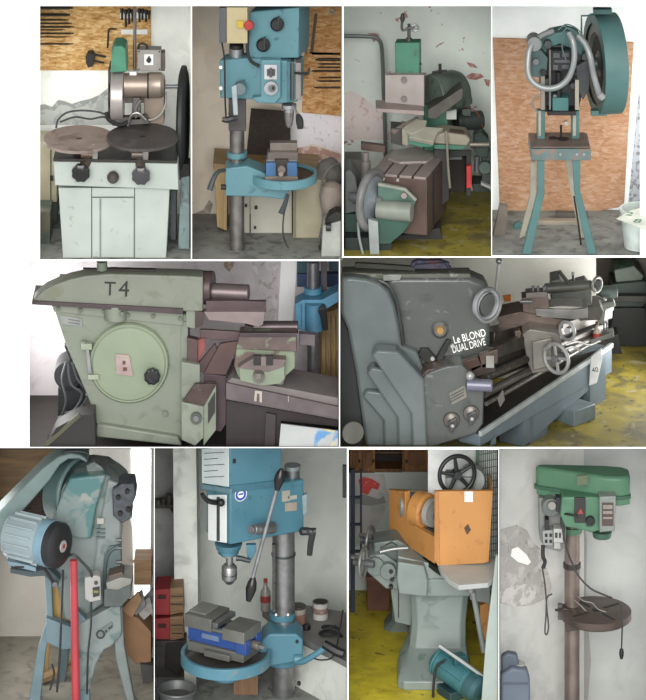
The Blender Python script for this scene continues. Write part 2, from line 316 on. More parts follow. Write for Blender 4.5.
    # the two tables
    for x, y, rx, d, cl, l in ((79, 138, 35.5, .23, [('8b7a71', 6., .55, .7)], 'greyish brown disc'), (142.5, 136, 36, .2, [('77716b', 5., .6, .72)], 'nearly black scratched disc')):
        mt = mat('b3a198' if x < 100 else '5b5552', .5, .25, .15, 8., cl)
        q = ob('disc_table', M().dz(x, y, rx, d, 3, 64, .085), mt, t, .3, label=l)
        ob('hub', M().dz(x, y-.1, 3.2, d, 1), IRON, q, 0)
        ob('table_post', M().cz(x, y+3, y+24, 6, d, 20), TAN, t)
    for bx, kx, ky, kc, cc in ((89, 81.3, 169.5, '201d1c', '6f5d52'), (139.5, 141.3, 172.3, '4d4b4e', '756a62')):
        bm = mat(cc, .4, .6, .3)
        ob('tilt_bracket', M().cx(bx-8, bx+9, 154, 6, .06, 0), bm, t); ob('clamp_lug', M().rc(.0, bx+3, 151, bx+9, 161, .1), steel('a8a29b'), t, .6)
        ob('locking_pin', M().cz(bx+5, 144, 152, 1.3, .05), CHROME, t)
        k = ob('clamp_knob', M().knob(P(kx, ky, -.03), (0, -1, -.15), 9.6*U(0), .11, 8), mat(kc, .3), t, .3); ob('spindle', M().cyl(P(bx, 158, .06), P(kx, ky, -.06), .055, .045), bm, k, 0)
    ob('adjusting_knob', M().lathe([(0, .05), (.05, .062), (.09, .05), (.11, .025)], P(113.3, 175.5, -.03), (0, -1, -.1)), mat('6d645e', .4, .5), t, .2)
    # motor, wheel and guard
    d = .55
    w_ = ob('grinding_wheel', M().cx(111.5, 124, 96, 25.5, d+.05, 0, n=64), mat('c9c1bb', .32, .35, .12), t, .8)
    ob('hub_flange', M().cx(108.5, 111.5, 96, 12, d+.05), IRON, w_)
    ob('wheel_guard', M().fp(d-.1, [(110.5, 73), (111.5, 50), (114, 46), (122, 46), (126, 49), (127, 72)], .34), mat('4a9676', .45, 0, .2, 8., [('6d6a5c', 10., .6, .7)]), t, 1.2, label='green sheet metal guard')
    ob('guard_back', M().rc(d+.1, 108, 70, 113, 122, .35), mat('5c5550', .5, .4), t)
    mm = ob('motor', M().cx(124, 149, 85.5, 12, d), mat('ac9c8e', .36, .4, .15), t); ob('end_bell', M().lathe([(0, .115), (.02, .128), (.13, .128), (.165, .1), (.175, .05)], YP(148, d, 0).hit(148, 85), (1, 0, 0)), mat('b9aa9b', .34, .4, .15), mm)
    ob('band', M().cx(147.6, 149, 85.5, 12.6, d), IRON, mm, 0); ob('shaft', M().cx(164, 182, 86.5, 2, d), GREY, mm)
    ob('motor_stand', M().rc(d, 144, 95, 164, 124, .25), mat('a08f80', .45, .2), t)
    ob('motor_foot', M().rc(d, 125, 96, 144, 103, .22), mat('7c7068', .45, .5), t)
    for pt in ([(133, 98), (140, 98), (141, 120), (131, 120)], [(117, 118), (146, 116), (150, 124), (112, 126)]): ob('fitting', M().fp(.42, pt, .1), mat('6f6c69', .4, .7, .35), t)
    ob('linkage', M().tb([(128, 126, .4), (131, 116, .4), (138, 113, .4), (146, 120, .4)], 1.5), steel('a5a2a0'), t, 0); ob('linkage', M().tb([(141, 100, .4), (136, 108, .4), (136, 118, .4)], 1.3), steel('a5a2a0'), t, 0)
    ob('lever', M().tb([(106, 112, .45), (109, 120, .43), (120, 125, .4), (128, 122, .4)], 2), IRON, t, 0)
    r = ob('column', M().cz(134.8, 3.5, 75, 1.7, d+.02), steel('8e8781'), t); ob('collar', M().rc(d-.04, 129.5, 72, 136.5, 75.5, .1), WHT, r)
    s = ob('switch_box', M().rc(d-.04, 137.5, 50, 161, 71, .16), mat('a8a39d', .5, .1), t, .6, label='grey switch box')
    ob('side_cover', M().rc(d+.06, 160, 53, 164.8, 71, .14), mat('776b62', .5), s)
    pl = ob('dial_plate', M().rc(d-.05, 144.3, 54.5, 153.3, 65, .012), WHT, s, .1); ob('rotary_knob', M().lathe([(0, .026), (.02, .024), (.03, .02)], P(148.8, 60, d-.05), (0, -1, 0)).rc(d-.09, 147.8, 57, 149.8, 63, .03), BLK, s, .1)
    for x, y in ((139, 51.6), (159.5, 51.6), (139, 69.4), (159.5, 69.4)): ob('screw', M().cy(x, y, .8, d-.045, .01, n=10), DK, s, 0)
    ob('conduit', M().tb([(138, 49, d), (139, 45, d), (143, 43.5, d), (147, 46, d), (146, 51, d)], 1.2), RUB, t, 0)
    ob('cable', M().tb([(166, 92, d), (165.5, 104, .5), (160, 115, .48), (150, 120, .45), (140, 119, .45)], 1), mat('b8b5ae', .5), t, 0)
    ob('cable', M().tb([(112, 117, .5), (98, 112, .5), (80, 110.5, .5), (66, 113, .5), (58, 120, .5), (56, 128, .5)], 1), mat('3f4144', .6), t, 0)
    ob('cable', M().tb([(60, 122, .55), (75, 117, .55), (90, 119, .55), (104, 117, .55), (112, 122, .55)], 1), mat('3f4144', .6), t, 0)
    # neighbours behind
    t = T('storage_cabinet', 'cream metal cabinet standing behind at left of the disc machine', 'cabinet', P(46, 205, .95))
    b = ob('body', M().rc(.95, 22, 142, 57, 202, .4), mat('c2ba9c', .5, 0, .1), t); ob('door_seam', M().rc(.945, 50.2, 144, 51.2, 202, .02), mat('55503f'), b, 0); ob('plinth', M().rc(.97, 23, 202, 57, 220, .36), mat('4e564e', .7), t); ob('latch', M().rc(.93, 50, 176, 53, 181, .03), IRON, b, .1)
    th('tool_chest', M().rc(.5, 26, 212, 50, 246, .4), mat('59645c', .6, 0, .3, 5., [('7a7560', 4., .5, .6)]), 'dark grey green chest on floor below the cream cabinet', 'chest')
    t = T('belt_machine', 'pale blue grey machine base carrying a large dark wheel at right of white cabinet', 'machine', P(186, 255, .3))
    ob('pedestal', M().fp(.35, [(181, 178), (189.5, 176), (189.5, 249), (178, 249)], .25), mat('8ca3a3', .5, 0, .15, 5., [('5f6c6c', 7., .55, .65)]), t); ob('column', M().rc(.4, 170.5, 190, 176, 240, .3), mat('4d5557', .5), t)
    ob('dark_wheel', M().lathe([(0, .5), (.02, .56), (.06, .56), (.08, .5)], V((P(184.5, 122, .8).x-.055, .8, P(184, 122, .8).z)), (1, -.03, 0), 56), mat('2b2e30', .6, .1, .3), t)
    ob('bearing_block', M().rc(.36, 178, 164, 189.5, 180, .22), IRON, t)
bay1()
# ================================================================ bay: blue pillar drill with vise
BLUE = mat('679aa4', .42, 0, .1, 3., [('4b7480', 8., .62, .7)], name='blue_enamel')
def bay2():
    B = 1.5
    OSB = osb(['8d5f2e', 'b37f42', 'c99657', 'd8ab70', 'e4c08a'])
    th('chipboard_panel', M().fp(B-.025, [(309.5, 7), (341.3, 7), (341.3, 116), (302, 112.5), (304, 60)], .0256), OSB, 'orange brown chipboard panel at right with long tools hung across', 'board')
    for i, (y, x0, r, l) in enumerate(((59.5, 318, 1.5, 'thick dark file hung topmost of the rod row on right chipboard'), (64, 320, .8, 'thin rod just below the thick file on right chipboard'), (67.3, 319, .8, 'third bar down from the thick file on right chipboard'), (71, 314, 1, 'longest bar, reaching farthest left under the thick file'),
                                       (77.5, 321, .8, 'thin rod just under the longest bar on right chipboard'), (81, 319, .8, 'second lowest rod on the right chipboard'), (87.5, 316, .9, 'lowest bar on the right chipboard'))):
        m = M().cx(x0, 340.5, y, r, B-.025-r*.0103)
        o = T('hanging_bar', l, 'bar', P(330, y, B-.06), 'bars hung across the right chipboard'); ob('shaft', m, mat('43352a', .5, .4), o); ob('tip', M().cx(x0-2.5, x0+.5, y, r*.55, B-.025-r*.0103), IRON, o)
    th('set_square', M().fp(B-.04, [(309.5, 52.5), (340, 53.3), (340, 54.8), (313, 54.6), (317.5, 14), (314.5, 14), (310, 53)], .015), mat('6f5a48', .5, .4), 'steel set square hung near the top of right chipboard', 'square', bev=.1)
    th('ring_gauge', M().tor(P(332, 11.5, B-.036), (0, 1, 0), 2.4*U(B), 1*U(B), 28, 10), mat('cfc9c0', .4, .2), 'white ring hanging in the top right corner of chipboard', 'ring', bev=0)
    st('wall_patch', M().fp(B-.004, [(287, 117), (300, 112.5), (340.8, 117), (340.8, 152), (330, 150), (322, 146), (312, 144), (302, 147), (290, 149), (286, 140)], .003), PLAS('d9d6da', [('b9b4b6', 12., .55, .65)]))
    st('wall_patch', M().fp(B-.0035, [(296, 148), (310, 146), (322, 148), (340.8, 154), (340.8, 162), (318, 160), (298, 156)], .003), PLAS('b08d80', [('c6b5ae', 14., .5, .6)]))
    st('wall_patch', M().fp(B-.004, [(193, 214), (203, 210), (209, 200), (213, 204), (210, 214), (216, 220), (216, 236), (205, 244), (193, 250)], .003), PLAS('8d867b', [('a39c91', 9., .5, .6)]))
    th('wire_mesh_panel', M().fp(1.25, [(251, 109), (290, 112), (291, 158), (246, 158)], .03), mat('3b3028', .7, .3, .5, 70.), 'dark brown wire mesh panel leaning behind the drill table', 'mesh', bev=.1)
    # benches behind
    t = T('work_bench', 'wooden bench with pale doors behind the blue drill column', 'bench', P(255, 240, 1.0))
    ob('bench_top', M().fp(.85, [(213, 163.5), (318, 170), (318, 176), (213, 169)], .55), wood('8b6f45', 'ae9162', 'x'), t)
    ob('side_panel', M().fp(.88, [(214, 168), (227, 169), (227, 231), (217, 227)], .5), wood('a98d5c', 'c7ab78', 'z'), t)
    DOOR = mat('d3d1c2', .5, 0, .06, 4.)
    q = ob('door', M().fp(.86, [(242, 176), (249.6, 176), (249.6, 241), (242, 238)], .04), DOOR, t); ob('knob', M().cy(246, 206, 1.3, .82, .04), IRON, q, 0)
    q = ob('door', M().fp(.86, [(250.6, 176), (292, 176), (292, 254), (250.6, 241.5)], .04), DOOR, t); ob('knob', M().cy(256, 208, 1.6, .82, .04), IRON, q, 0); ob('knob', M().cy(255, 228, 1.2, .82, .04), IRON, q, 0)
    ob('end_panel', M().fp(.7, [(293, 178), (326, 180), (326, 252), (293, 252)], .6), mat('b9b195', .6, 0, .1), t); ob('batten', M().rc(.69, 293.5, 180, 296, 252, .03), mat('8e866e'), t, .1)
    # ---- drill
    global DOFF; DOFF = -.2
    t = T('pillar_drill', 'blue pillar drill with cream control box and round vise table', 'drill press', P(237, 258, .3))
    d = .35; a = -14
    ob('gear_head', M().yp(272, d, a, [(249.5, 12), (299, 7.5), (298.5, 58), (247.5, 59)], .44), BLUE, t, 1)
    vent = ob('vent_cover', M().on(Pl(YP(299, d, a).hit(299, 30)+V((.004, 0, 0)), V((math.cos(R(a)), math.sin(R(a)), 0))), [(300.5, 13), (307.5, 19), (307.5, 53), (300.5, 50)], .01), mat('8b9698', .5, .2), t, .2)
    for x, y in ((278.5, 23), (264.5, 43.5)):
        k = ob('speed_knob', M().knob(YP(272, d, a).hit(x, y), (math.sin(R(a)), -math.cos(R(a)), 0), 6.8*U(d), .09), BLK, t, .3); ob('grip', M().rc(d-.13, x-1, y-5.5, x+1, y+5.5, .06), BLK, k, .2)
    ob('drill_body', M().yp(262, d-.02, a, [(219.5, 60), (248, 58), (298, 62), (297, 102), (278, 104), (262, 100), (220, 98)], .25), BLUE, t, 1.2)
    ob('front_boss', M().fp(.24, [(261, 60), (281, 60), (281, 97), (275, 104), (257, 103), (252, 98), (261, 97)], .2), BLUE, t, 1.2)
    p = ob('switch_plate', M().rc(.225, 264.3, 65, 277, 79.5, .02), mat('dcd9dc', .4), t, .2); ob('rocker_switch', M().rc(.2, 267, 69.5, 275, 76, .03).rc(.17, 269.5, 68.5, 272, 77.5, .03), mat('4b4a4c', .4), p, .2)
    p = ob('depth_dial', M().cy(271, 88.5, 7, .2, .05), CHROME, t, .2); ob('dial_face', M().cy(272, 88.5, 3.8, .185, .02), mat('8d8f90', .3, .6), p, 0); ob('marker', M().rc(.175, 272, 86.5, 274.5, 90, .02), IRON, p, 0)
    ob('slide_strip', M().rc(.22, 291, 62, 294, 101, .2), mat('6b6460', .4, .5), t); ob('slide_strip', M().rc(.2, 295.5, 63, 301, 100, .25), mat('a59d97', .4, .5), t); ob('slide_edge', M().rc(.19, 287.5, 62, 290, 102, .1), mat('4a7783', .5), t)
    l = ob('stop_lever', M().tb([(295, 73, .2), (302, 73.5, .15), (307, 73, .12)], 1.2), IRON, t, 0); ob('grip', M().tb([(304, 74, .12), (308, 73, .1), (309.5, 68, .1)], lambda u: .018*(1-.3*u)), BLK, l, 0)
    cb = ob('control_box', M().rc(.22, 226.5, 7.5, 247.5, 43.5, .25), mat('c8b98d', .5, 0, .06), t, .6, label='cream control box'); ob('side_cover', M().rc(.21, 219.3, 8, 226.4, 43, .26), mat('55585c', .5), cb)
    e = ob('stop_button', M().rc(.19, 237, 21, 243.5, 28, .04), mat('d9b92c', .5), cb, .3); ob('red_button', M().lathe([(0, .045), (.04, .05), (.06, .04)], P(249, 24.5, .2), (0, -1, 0)), mat('c3352f', .35), e, .2)
    ob('motor_cap', M().cz(236.5, 44, 48.5, 7, .52, 28), IRON, t); ob('column_top', M().cz(236.5, 48, 60, 7.4, .52), CHROME, t)
    ob('hose', M().tb([(248, 28, .3), (247.5, 50, .26), (251, 61, .24), (259, 66, .26)], 1.7), RUB, t, 0)
    ob('cable', M().tb([(222, 43, .3), (224.5, 60, .28), (225, 95, .27), (226, 117, .3)], .9), RUB, t, 0)
    for y in (67.5, 88.3): ob('bolt', M().cy(220.8, y, 1.7, .3, .03, n=12), WHT, t, 0)
    c = ob('crank_arm', M().fp(.18, [(231.5, 87), (236.5, 85), (238, 115), (233.5, 115.5)], .03), mat('b9c4c8', .4, .3), t, .3); ob('crank_hub', M().cy(240, 89.5, 6, .2, .12), mat('7f8f92', .4, .5), c); ob('crank_grip', M().tb([(222, 119.5, .16), (227, 120, .16), (231, 119, .16), (237, 118, .17)], lambda u: .024+.008*math.sin(3*u)), BLK, c, 0)
    # column
    ob('column', M().cz(237, 58, 251.5, 7.4, .52, 36), steel('a09c97', .25), t); ob('rack_bar', M().rc(.44, 228.5, 99, 246, 131, .14), mat('565251', .4, .5, .4), t)
    ob('locking_collar', M().cz(237, 151.5, 157, 10.3, .52, 32), BLUE, t)
    ob('base_flange', M().cz(237, 249.5, 252, 12, .52, 32), BLUE, t)
    ob('quill_collar', M().cz(289, 104, 108, 7.5, .3).cz(289, 108, 112, 5, .3), CHROME, t); ob('chuck', M().lathe([(0, .02), (.03, .035), (.1, .048), (.16, .048), (.17, .04), (.2, .04)], P(289, 127.5, .3), (0, 0, 1)), steel('a3a09e', .25), t)
    l = ob('feed_lever', M().tb([(293, 104, .26), (296, 110, .2), (298, 116, .16)], 1), CHROME, t, 0); ob('grip', M().tb([(297.5, 114, .17), (299.5, 120, .15), (300.5, 129, .12)], lambda u: .018+.02*math.sin(2.6*u)), BLK, l, 0)
    # table
    arm = [(225, 168.5), (247, 166), (262, 172), (276, 182), (291, 190), (283, 199.5), (262, 197), (240, 196.5), (225, 196)]
    ob('table_arm', M().fp(.3, arm, .3), BLUE, t, 1.2)
    z = .42; c = P(284, 172, z); rr = 33*U(z)
    ob('round_table', M().lathe([(-.1, rr*.9), (-.085, rr), (0, rr), (0, rr-.03), (-.03, rr-.035), (-.03, .02)], c, (0, 0, 1), 64), BLUE, t, .2); ob('table_surface', M().cyl(c+V((0, 0, -.04)), c+V((0, 0, -.025)), rr-.035, None, 64), mat('5d4a40', .5, .5, .3), t, 0)
    for pts in ([(225, 170, .28), (218, 172, .22), (213, 180, .18), (209.5, 190, .16)], [(288, 194, .2), (285, 204, .16), (281, 214, .13)]): ob('clamp_lever', M().tb(pts, lambda u: .017+.014*u), mat('3d4549', .4), t, 0)
    ob('clamp_bolt', M().cx(221, 226, 187, 2.6, .3), IRON, t)
    # vise
    v = T('machine_vise', 'small blue machine vise with grey jaws on the round drill table', 'vise', c+V((0, 0, -.025)))
    VB = mat('3d6fa0', .45, 0, .2); JW = mat('8f857c', .4, .5, .2)
    ob('base', M().rc(.18, 265, 176.5, 298, 182.5, .3), JW, v); ob('body', M().fp(.2, [(266, 163), (276, 163), (276, 177), (266, 177)], .3).fp(.2, [(287, 163), (297, 163), (297, 177), (287, 177)], .3), VB, v)
    ob('rear_jaw', M().rc(.36, 270, 143, 297, 155, .1), JW, v, .3); ob('moving_jaw', M().rc(.28, 267.5, 152.5, 298, 161.5, .14), mat('7d736b', .4, .5), v, .3); ob('slide', M().rc(.22, 275, 160, 288, 176, .2), mat('4a423d', .5, .5), v)
    ob('screw', M().cy(281.5, 170, 4, .12, .12), JW, v); ob('screw_tip', M().cy(281, 174, 2.6, .1, .1), steel('b0a59c'), v, .1)
    ob('jaw_edge', M().rc(.27, 266, 160.5, 275, 166, .06).rc(.27, 288, 160.5, 297, 166, .06), mat('a59a90', .4, .4), v, .2)
    # right edge
    DOFF = 0.
    th('grey_sack', M().lathe([(0, .1), (.03, .15), (.12, .14), (.2, .1), (.25, .03)], P(327, 182, .9), (.2, 0, 1), 20), mat('7b7873', .9, 0, .3, 8., bump=.6), 'crumpled grey sack on the bench under the chipboard', 'sack', bev=0)
    th('bag', M().lathe([(0, .06), (.04, .1), (.2, .125), (.3, .1), (.34, .04)], P(331.5, 215, .55), (0, 0, 1), 24), mat('a3968a', .85, 0, .2), 'beige bag bulging beside the cable at right edge', 'bag', bev=0)
    th('power_cable', M().tb([(340, 163, .6), (332, 166, .55), (324, 176, .5), (321, 194, .5), (323, 218, .5), (320, 236, .5), (318, 252, .5)], 1.1), mat('6f7070', .6), 'thick grey cable looping down at right of drill table', 'cable', bev=0)
    th('drop_cord', M().tb([(288, 196, .3), (284, 214, .32), (283, 232, .35), (287, 246, .4), (297, 258.5, .15)], .8), mat('4c4d4d', .6), 'thin cord hanging from drill table down to the floor', 'cord', bev=0)
    t = T('bench_machine', 'white machine with black knob in the lower right corner by cable', 'machine', P(333, 258, .1))
    ob('housing', M().fp(.1, [(323, 226), (341, 221), (341, 257), (321, 257)], .35), mat('b8bcb4', .5), t, 1); ob('top_plate', M().fp(.12, [(329, 216), (336, 212), (341, 213), (341, 226), (324, 227)], .2), IRON, t, .5); ob('knob', M().cx(326, 331, 227, 4.2, .06), BLK, t)
    th('floor_cable_clamp', M().fp(.3, [(318, 247), (324, 242), (327, 247), (324, 253), (320, 252)], .04), IRON, 'dark clamp lying at foot of the thick grey cable', 'clamp')
bay2()
# ================================================================ bay: shaping machine with a T slotted table
def bay3():
    B = 2.2
    PNK = mat('b3a29c', .5, .25, .12, 5., name='worn_cast_iron'); BRN = mat('6f5950', .55, .3, .25, 5., name='oily_brown_iron'); GRN = mat('4c8f73', .45, 0, .12, 4., [('3f6b59', 7., .6, .7)], name='green_enamel'); DGR = mat('46564e', .5, .2, .3, 6., name='dark_green_paint')
    # corner of the room at left and the peeling
    st('wall_patch', M().fp(B-.004, [(349, 100), (354, 96), (358, 99), (357, 105), (352, 107)], .003), PLAS('b0716c', [('c9a9a2', 20., .5, .6)]))
    for pts in ([(466, 76), (472, 73), (481, 74), (484, 77), (476, 80), (468, 79)], [(484, 79), (490, 80), (489, 87), (486, 85)], [(370, 121), (377, 118), (381, 123), (378, 130), (371, 131)], [(466, 62), (474, 64), (478, 68), (470, 67)]):
        st('wall_patch', M().fp(B-.004, pts, .003), PLAS('a9736d', [('c3a29c', 20., .5, .6)]))
    st('wall_patch', M().fp(B-.0045, [(345, 92), (351, 91), (360, 95), (372, 104), (386, 118), (392, 140), (345, 140)], .003), PLAS('dccfcb', [('cbb0ab', 11., .56, .66)]))
    th('pipe_rail', M().tb([(344.5, 36, 1.9), (366, 36.5, 1.9), (376, 38, 1.9), (381, 44, 1.9), (382.5, 60, 1.9), (383.5, 90, 1.9), (385, 125, 1.9), (386, 172, 1.9)], 2), mat('8f9693', .4, .4), 'grey bent pipe rail standing against the wall at left of green head', 'pipe', bev=0)
    # ---- the shaping machine
    t = T('shaping_machine', 'shaping machine with green tool head and brown T slotted box table', 'machine', P(420, 236, .6))
    d = 1.05
    h = ob('tool_head', M().yp(408, d, -8, [(394.8, 42.7), (419.5, 42.7), (419.5, 76), (395.5, 76)], .16), GRN, t, .6, label='green tool head'); ob('gib_screw', M().cx(419.5, 421.5, 64, 1, d), IRON, h, 0)
    k = ob('feed_shaft', M().cz(409, 24, 42.6, 1.7, d+.08).cz(409, 38, 42.6, 3, d+.08), mat('77736d', .4, .5), t, 0)
    ob('feed_crank', M().tb([(415, 27, d), (409, 28, d), (402.5, 30, d), (402, 22, d), (402.5, 14, d)], 1.4), mat('6f6b66', .4, .5), k, 0); ob('crank_grip', M().lathe([(0, .015), (.03, .026), (.07, .02), (.09, .01)], P(402.5, 22, d), (0, 0, 1)), mat('5b5550', .4, .4), k, 0); ob('ring', M().tor(P(415, 28, d), (0, 1, 0), .033, .011), CHROME, k, 0)
    cl = ob('clapper_plate', M().yp(404, d-.08, -8, [(385, 75), (424, 75), (424, 108), (385, 108)], .1), mat('b9aea8', .5, .1, .1, 6., [('a5746a', 9., .64, .74)]), t, .5)
    for y in (80.5, 99.5): ob('hex_screw', M().cy(404, y, 3.2, d-.11, .05, n=6), mat('8b837f', .4, .4), cl, .1)
    ob('tool_shelf', M().fp(d-.3, [(376, 108.5), (424, 111), (424, 115.5), (376, 112)], .32), PNK, t, .4)
    # ram: round topped body going back to the right
    a = 38; p0 = YP(426, d, a)
    cyl = V((math.cos(R(a)), math.sin(R(a)), 0)); n0 = V((-math.sin(R(a)), math.cos(R(a)), 0)); c0 = P(436, 98, d+.2); rr = .26; prof = []
    for i in range(13): an = math.pi*i/12; prof.append((math.cos(an)*rr*.8, math.sin(an)*rr))
    prof += [(-.24, -.08), (.24, -.08)]
    rings = [[c0+cyl*s+n0*(x*sc)+V((0, 0, z*sc)) for x, z in prof] for s, sc in ((-.06, .97), (0, 1), (.24, .96), (.32, .84), (.37, .6))]
    ob('ram', M().loft(rings), mat('6f7d72', .4, .35, .25, 5., [('48514a', 6., .55, .68)]), t, .3)
    ob('ram_guide', M().fp(d-.14, [(428, 118), (428, 110), (462, 88), (463.5, 91), (462, 99), (436, 119)], .25), mat('5e5a52', .45, .5, .3), t, .3)
    k = ob('clamp_handle', M().cz(440, 64, 73, 1.6, d+.2), IRON, t, 0); ob('bar', M().tb([(432, 72.5, d+.2), (440, 71, d+.2), (447, 70.5, d+.2)], 1.1), IRON, k, 0)
    ob('column', M().fp(d+.15, [(424, 105), (447, 100), (449, 160), (424, 160)], .5), mat('3d7a62', .45, 0, .2), t, .6); ob('rear_housing', M().fp(d+.5, [(446, 98), (462, 94), (462, 160), (446, 160)], .3), mat('8d9890', .5, .1), t, .6)
    ob('name_plate', M().rc(d+.13, 446.5, 104, 456.5, 119.5, .02), mat('d3d6d0', .5), t, .2)
    m = ob('motor', M().cx(458, 482, 122, 9, d+.3, 20), mat('3e4743', .5, .2), t, .4); ob('end_bell', M().cx(456, 461, 122, 10, d+.28, 20), mat('2f3533', .5, .2), m, .3); ob('terminal_box', M().rc(d+.25, 462, 109, 471, 116, .12), mat('4d5a54', .5), m)
    ob('cable', M().tb([(459, 106, d+.3), (470, 108, d+.3), (478, 114, d+.3), (483, 128, d+.3)], .7), mat('8c3c35', .5), t, 0)
    # table saddle in the middle: two pale sloping plates on a green slide
    sl_ = lambda x, y, dd, k: Pl(P(x, y, dd), V((0, -k, 1)))
    ob('saddle_frame', M().fp(.88, [(391, 128), (403, 129), (403, 146), (391, 143)], .25), mat('4a4a46', .5, .3), t, .4); ob('frame_rail', M().on(sl_(392, 131, .86, .5), [(391, 130), (395, 131.5), (420, 118.5), (416, 116.5)], .04), PNK, t, .2)
    ob('saddle_block', M().fp(.8, [(402, 129), (408, 130), (408, 146), (402, 144.5)], .3), mat('a8a08f', .5, .1), t, .5)
    v = ob('cross_slide', M().fp(.8, [(406, 133), (422, 138), (434, 141), (433, 147), (420, 147), (409, 144)], .35), mat('4c9a7c', .5, .05, .15), t, .6)
    ob('slide_plate', M().on(sl_(405, 130, .8, .45), [(402, 128.5), (416.5, 118.5), (427, 120.5), (425, 128), (411, 134)], .05), mat('c3bfae', .5, .1), v, .4); ob('slide_plate', M().on(sl_(420, 134, .76, .6), [(408.5, 137), (423, 126.5), (443, 128), (437, 132), (433.5, 142)], .05), mat('b9b5a4', .5, .1), v, .4)
    q = ob('slide_body', M().fp(.85, [(433, 135), (444, 132.5), (466, 135), (471, 140), (467, 146.5), (434, 144)], .3), mat('a39b88', .5, .1, .15), t, 1.5); ob('body_skirt', M().fp(.84, [(434, 144.5), (467, 146), (462, 150), (434, 149)], .25), mat('3f7f67', .5), q, .5); ob('body_recess', M().ext([HP(P(455, 133.8, .85).z+.004).hit(*u) for u in ((449, 132), (465, 134), (463, 130.5), (450, 129))], (0, 0, .006)), mat('5a463b', .7), q, 0)
    ob('strap', M().tb([(446, 131, .8), (447, 140, .78), (447.5, 155, .78), (448.5, 172, .78), (450, 188, .78)], 1.3), mat('958d7d', .5), t, 0); ob('slide_rod', M().cx(470, 489, 144.5, 1.9, .9), mat('a59c8c', .45, .3), t, 0)
    # T slot table: box turned to the right
    aa = -15; pl = YP(427, .3, aa); ax = V((math.cos(R(aa)), math.sin(R(aa)), 0))
    z1 = pl.hit(427, 180).z; zt = z1; corner = pl.hit(427, 180)
    tl = corner-ax*.60; back = -pl.n
    pc = corner; h = .56; dp = .86
    ob('box_table', M().ext([tl, pc, pc-V((0, 0, h)), pc-ax*.42-V((0, 0, h)), tl-V((0, 0, .2))], back*dp), BRN, t, .6, label='brown box table')
    w4 = .6/3.6
    for i in range(4):
        s0 = tl+ax*(i*.6/4+.012); s1 = tl+ax*((i+1)*.6/4-.012)
        ob('table_rib', M().ext([s0+V((0, 0, .026)), s1+V((0, 0, .026)), s1, s0], back*dp), PNK, t, .3, label='pale table rib')
    for i in (1, 2): ob('slot_bolt', M().cyl(tl+ax*(i*.15)-back*.02-V((0, 0, .02)), tl+ax*(i*.15)+back*.03-V((0, 0, .02)), .016), mat('cfc5bd', .4, .2), t, 0)
    ob('side_groove', M().ext([pc+back*.24+ax*.002, pc+back*.28+ax*.002, pc+back*.28+ax*.002-V((0, 0, h)), pc+back*.24+ax*.002-V((0, 0, h))], ax*.006), mat('2a2422', .7), t, 0)
    ob('top_plate', M().ext([HP(zt+.045).hit(*q) for q in ((388, 158), (394, 150), (416, 147), (438, 153), (427, 161), (400, 162))], (0, 0, -.03)), mat('b5aaa2', .4, .1), t, .3)
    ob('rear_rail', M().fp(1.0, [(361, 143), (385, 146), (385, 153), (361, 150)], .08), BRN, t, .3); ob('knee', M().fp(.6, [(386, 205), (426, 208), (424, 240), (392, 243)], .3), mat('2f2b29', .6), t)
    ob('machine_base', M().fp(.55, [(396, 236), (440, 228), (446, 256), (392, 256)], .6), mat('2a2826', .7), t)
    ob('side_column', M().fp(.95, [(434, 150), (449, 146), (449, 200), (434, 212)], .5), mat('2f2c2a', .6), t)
    # machine in front: handwheel on a shaft
    s = T('handwheel_machine', 'grey green machine end with big handwheel in front of the brown table', 'machine', P(371, 254, .15))
    ax2 = V((math.cos(R(-28)), math.sin(R(-28)), 0)); wc = P(372, 200, .25)
    w = ob('hand_wheel', M().tor(wc, ax2, .27, .042, 48, 12), mat('8b8a88', .5, .2, .3), s, 0); ob('web', M().lathe([(-.03, .24), (0, .05), (.06, .05), (.03, .13), (.02, .24)], wc, ax2, 48), mat('b3bcc2', .35, .4), w, 0); ob('hub', M().lathe([(.02, .055), (.1, .055), (.12, .03)], wc, ax2, 24), GREY, w, 0)
    ob('wheel_shaft', M().cyl(wc, wc-ax2*.25, .04), GREY, s, 0)
    a3 = V((math.cos(R(-14)), math.sin(R(-14)), 0)); e = P(412, 212, .1)
    ob('shaft_housing', M().cyl(e-a3*.36, e, .09, .096, 40), mat('9aa093', .5, .15, .12), s, .5)
    q = ob('bracket', M().fp(.2, [(378, 184), (405, 190), (416, 200), (414, 208), (378, 203)], .04), mat('577e6d', .5, 0, .2), s); ob('bracket_edge', M().fp(.19, [(378, 183), (405.5, 188.5), (417, 199.5), (415, 201.5), (404.5, 191), (378, 186)], .05), mat('a3a89a', .5), q, .2); ob('bolt', M().cy(404, 196, 2.9, .16, .04), PNK, q, 0)
    ob('lower_bracket', M().fp(.16, [(376, 215), (411, 222), (404, 232), (390, 244), (376, 244)], .15), mat('2f5a4c', .6), s)
    ob('edge_strip', M().fp(.15, [(380, 212.5), (408, 219), (408, 221.5), (380, 215)], .04), PNK, s, .1)
    ob('base', M().rc(.2, 345, 238, 392, 252, .6), mat('1f2d2a', .7), s)
    ob('leg', M().fp(.08, [(368, 219), (378, 222), (379.5, 255), (370, 255)], .1), mat('a7afac', .6), s); ob('bent_tube', M().tb([(358, 222, .14), (359, 236, .12), (361, 246, .1), (363, 254.5, .08)], 1.3), mat('9aa09d', .5), s, 0)
    ob('casting', M().fp(.4, [(345, 172), (350, 170), (355, 176), (358, 190), (357, 212), (345, 214)], .4), mat('7d807c', .5, .2, .2), s, 1); ob('spindle', M().cx(352, 363, 199, 4, .36), GREY, s, .2); ob('lower_casing', M().rc(.4, 345, 214, 366, 240, .4), mat('2f5247', .6, 0, .3), s)
    t = T('oil_can', 'small grey oil can standing left of the T slots', 'can', P(365, 178, .75)); CN = mat('9b948c', .5, .2)
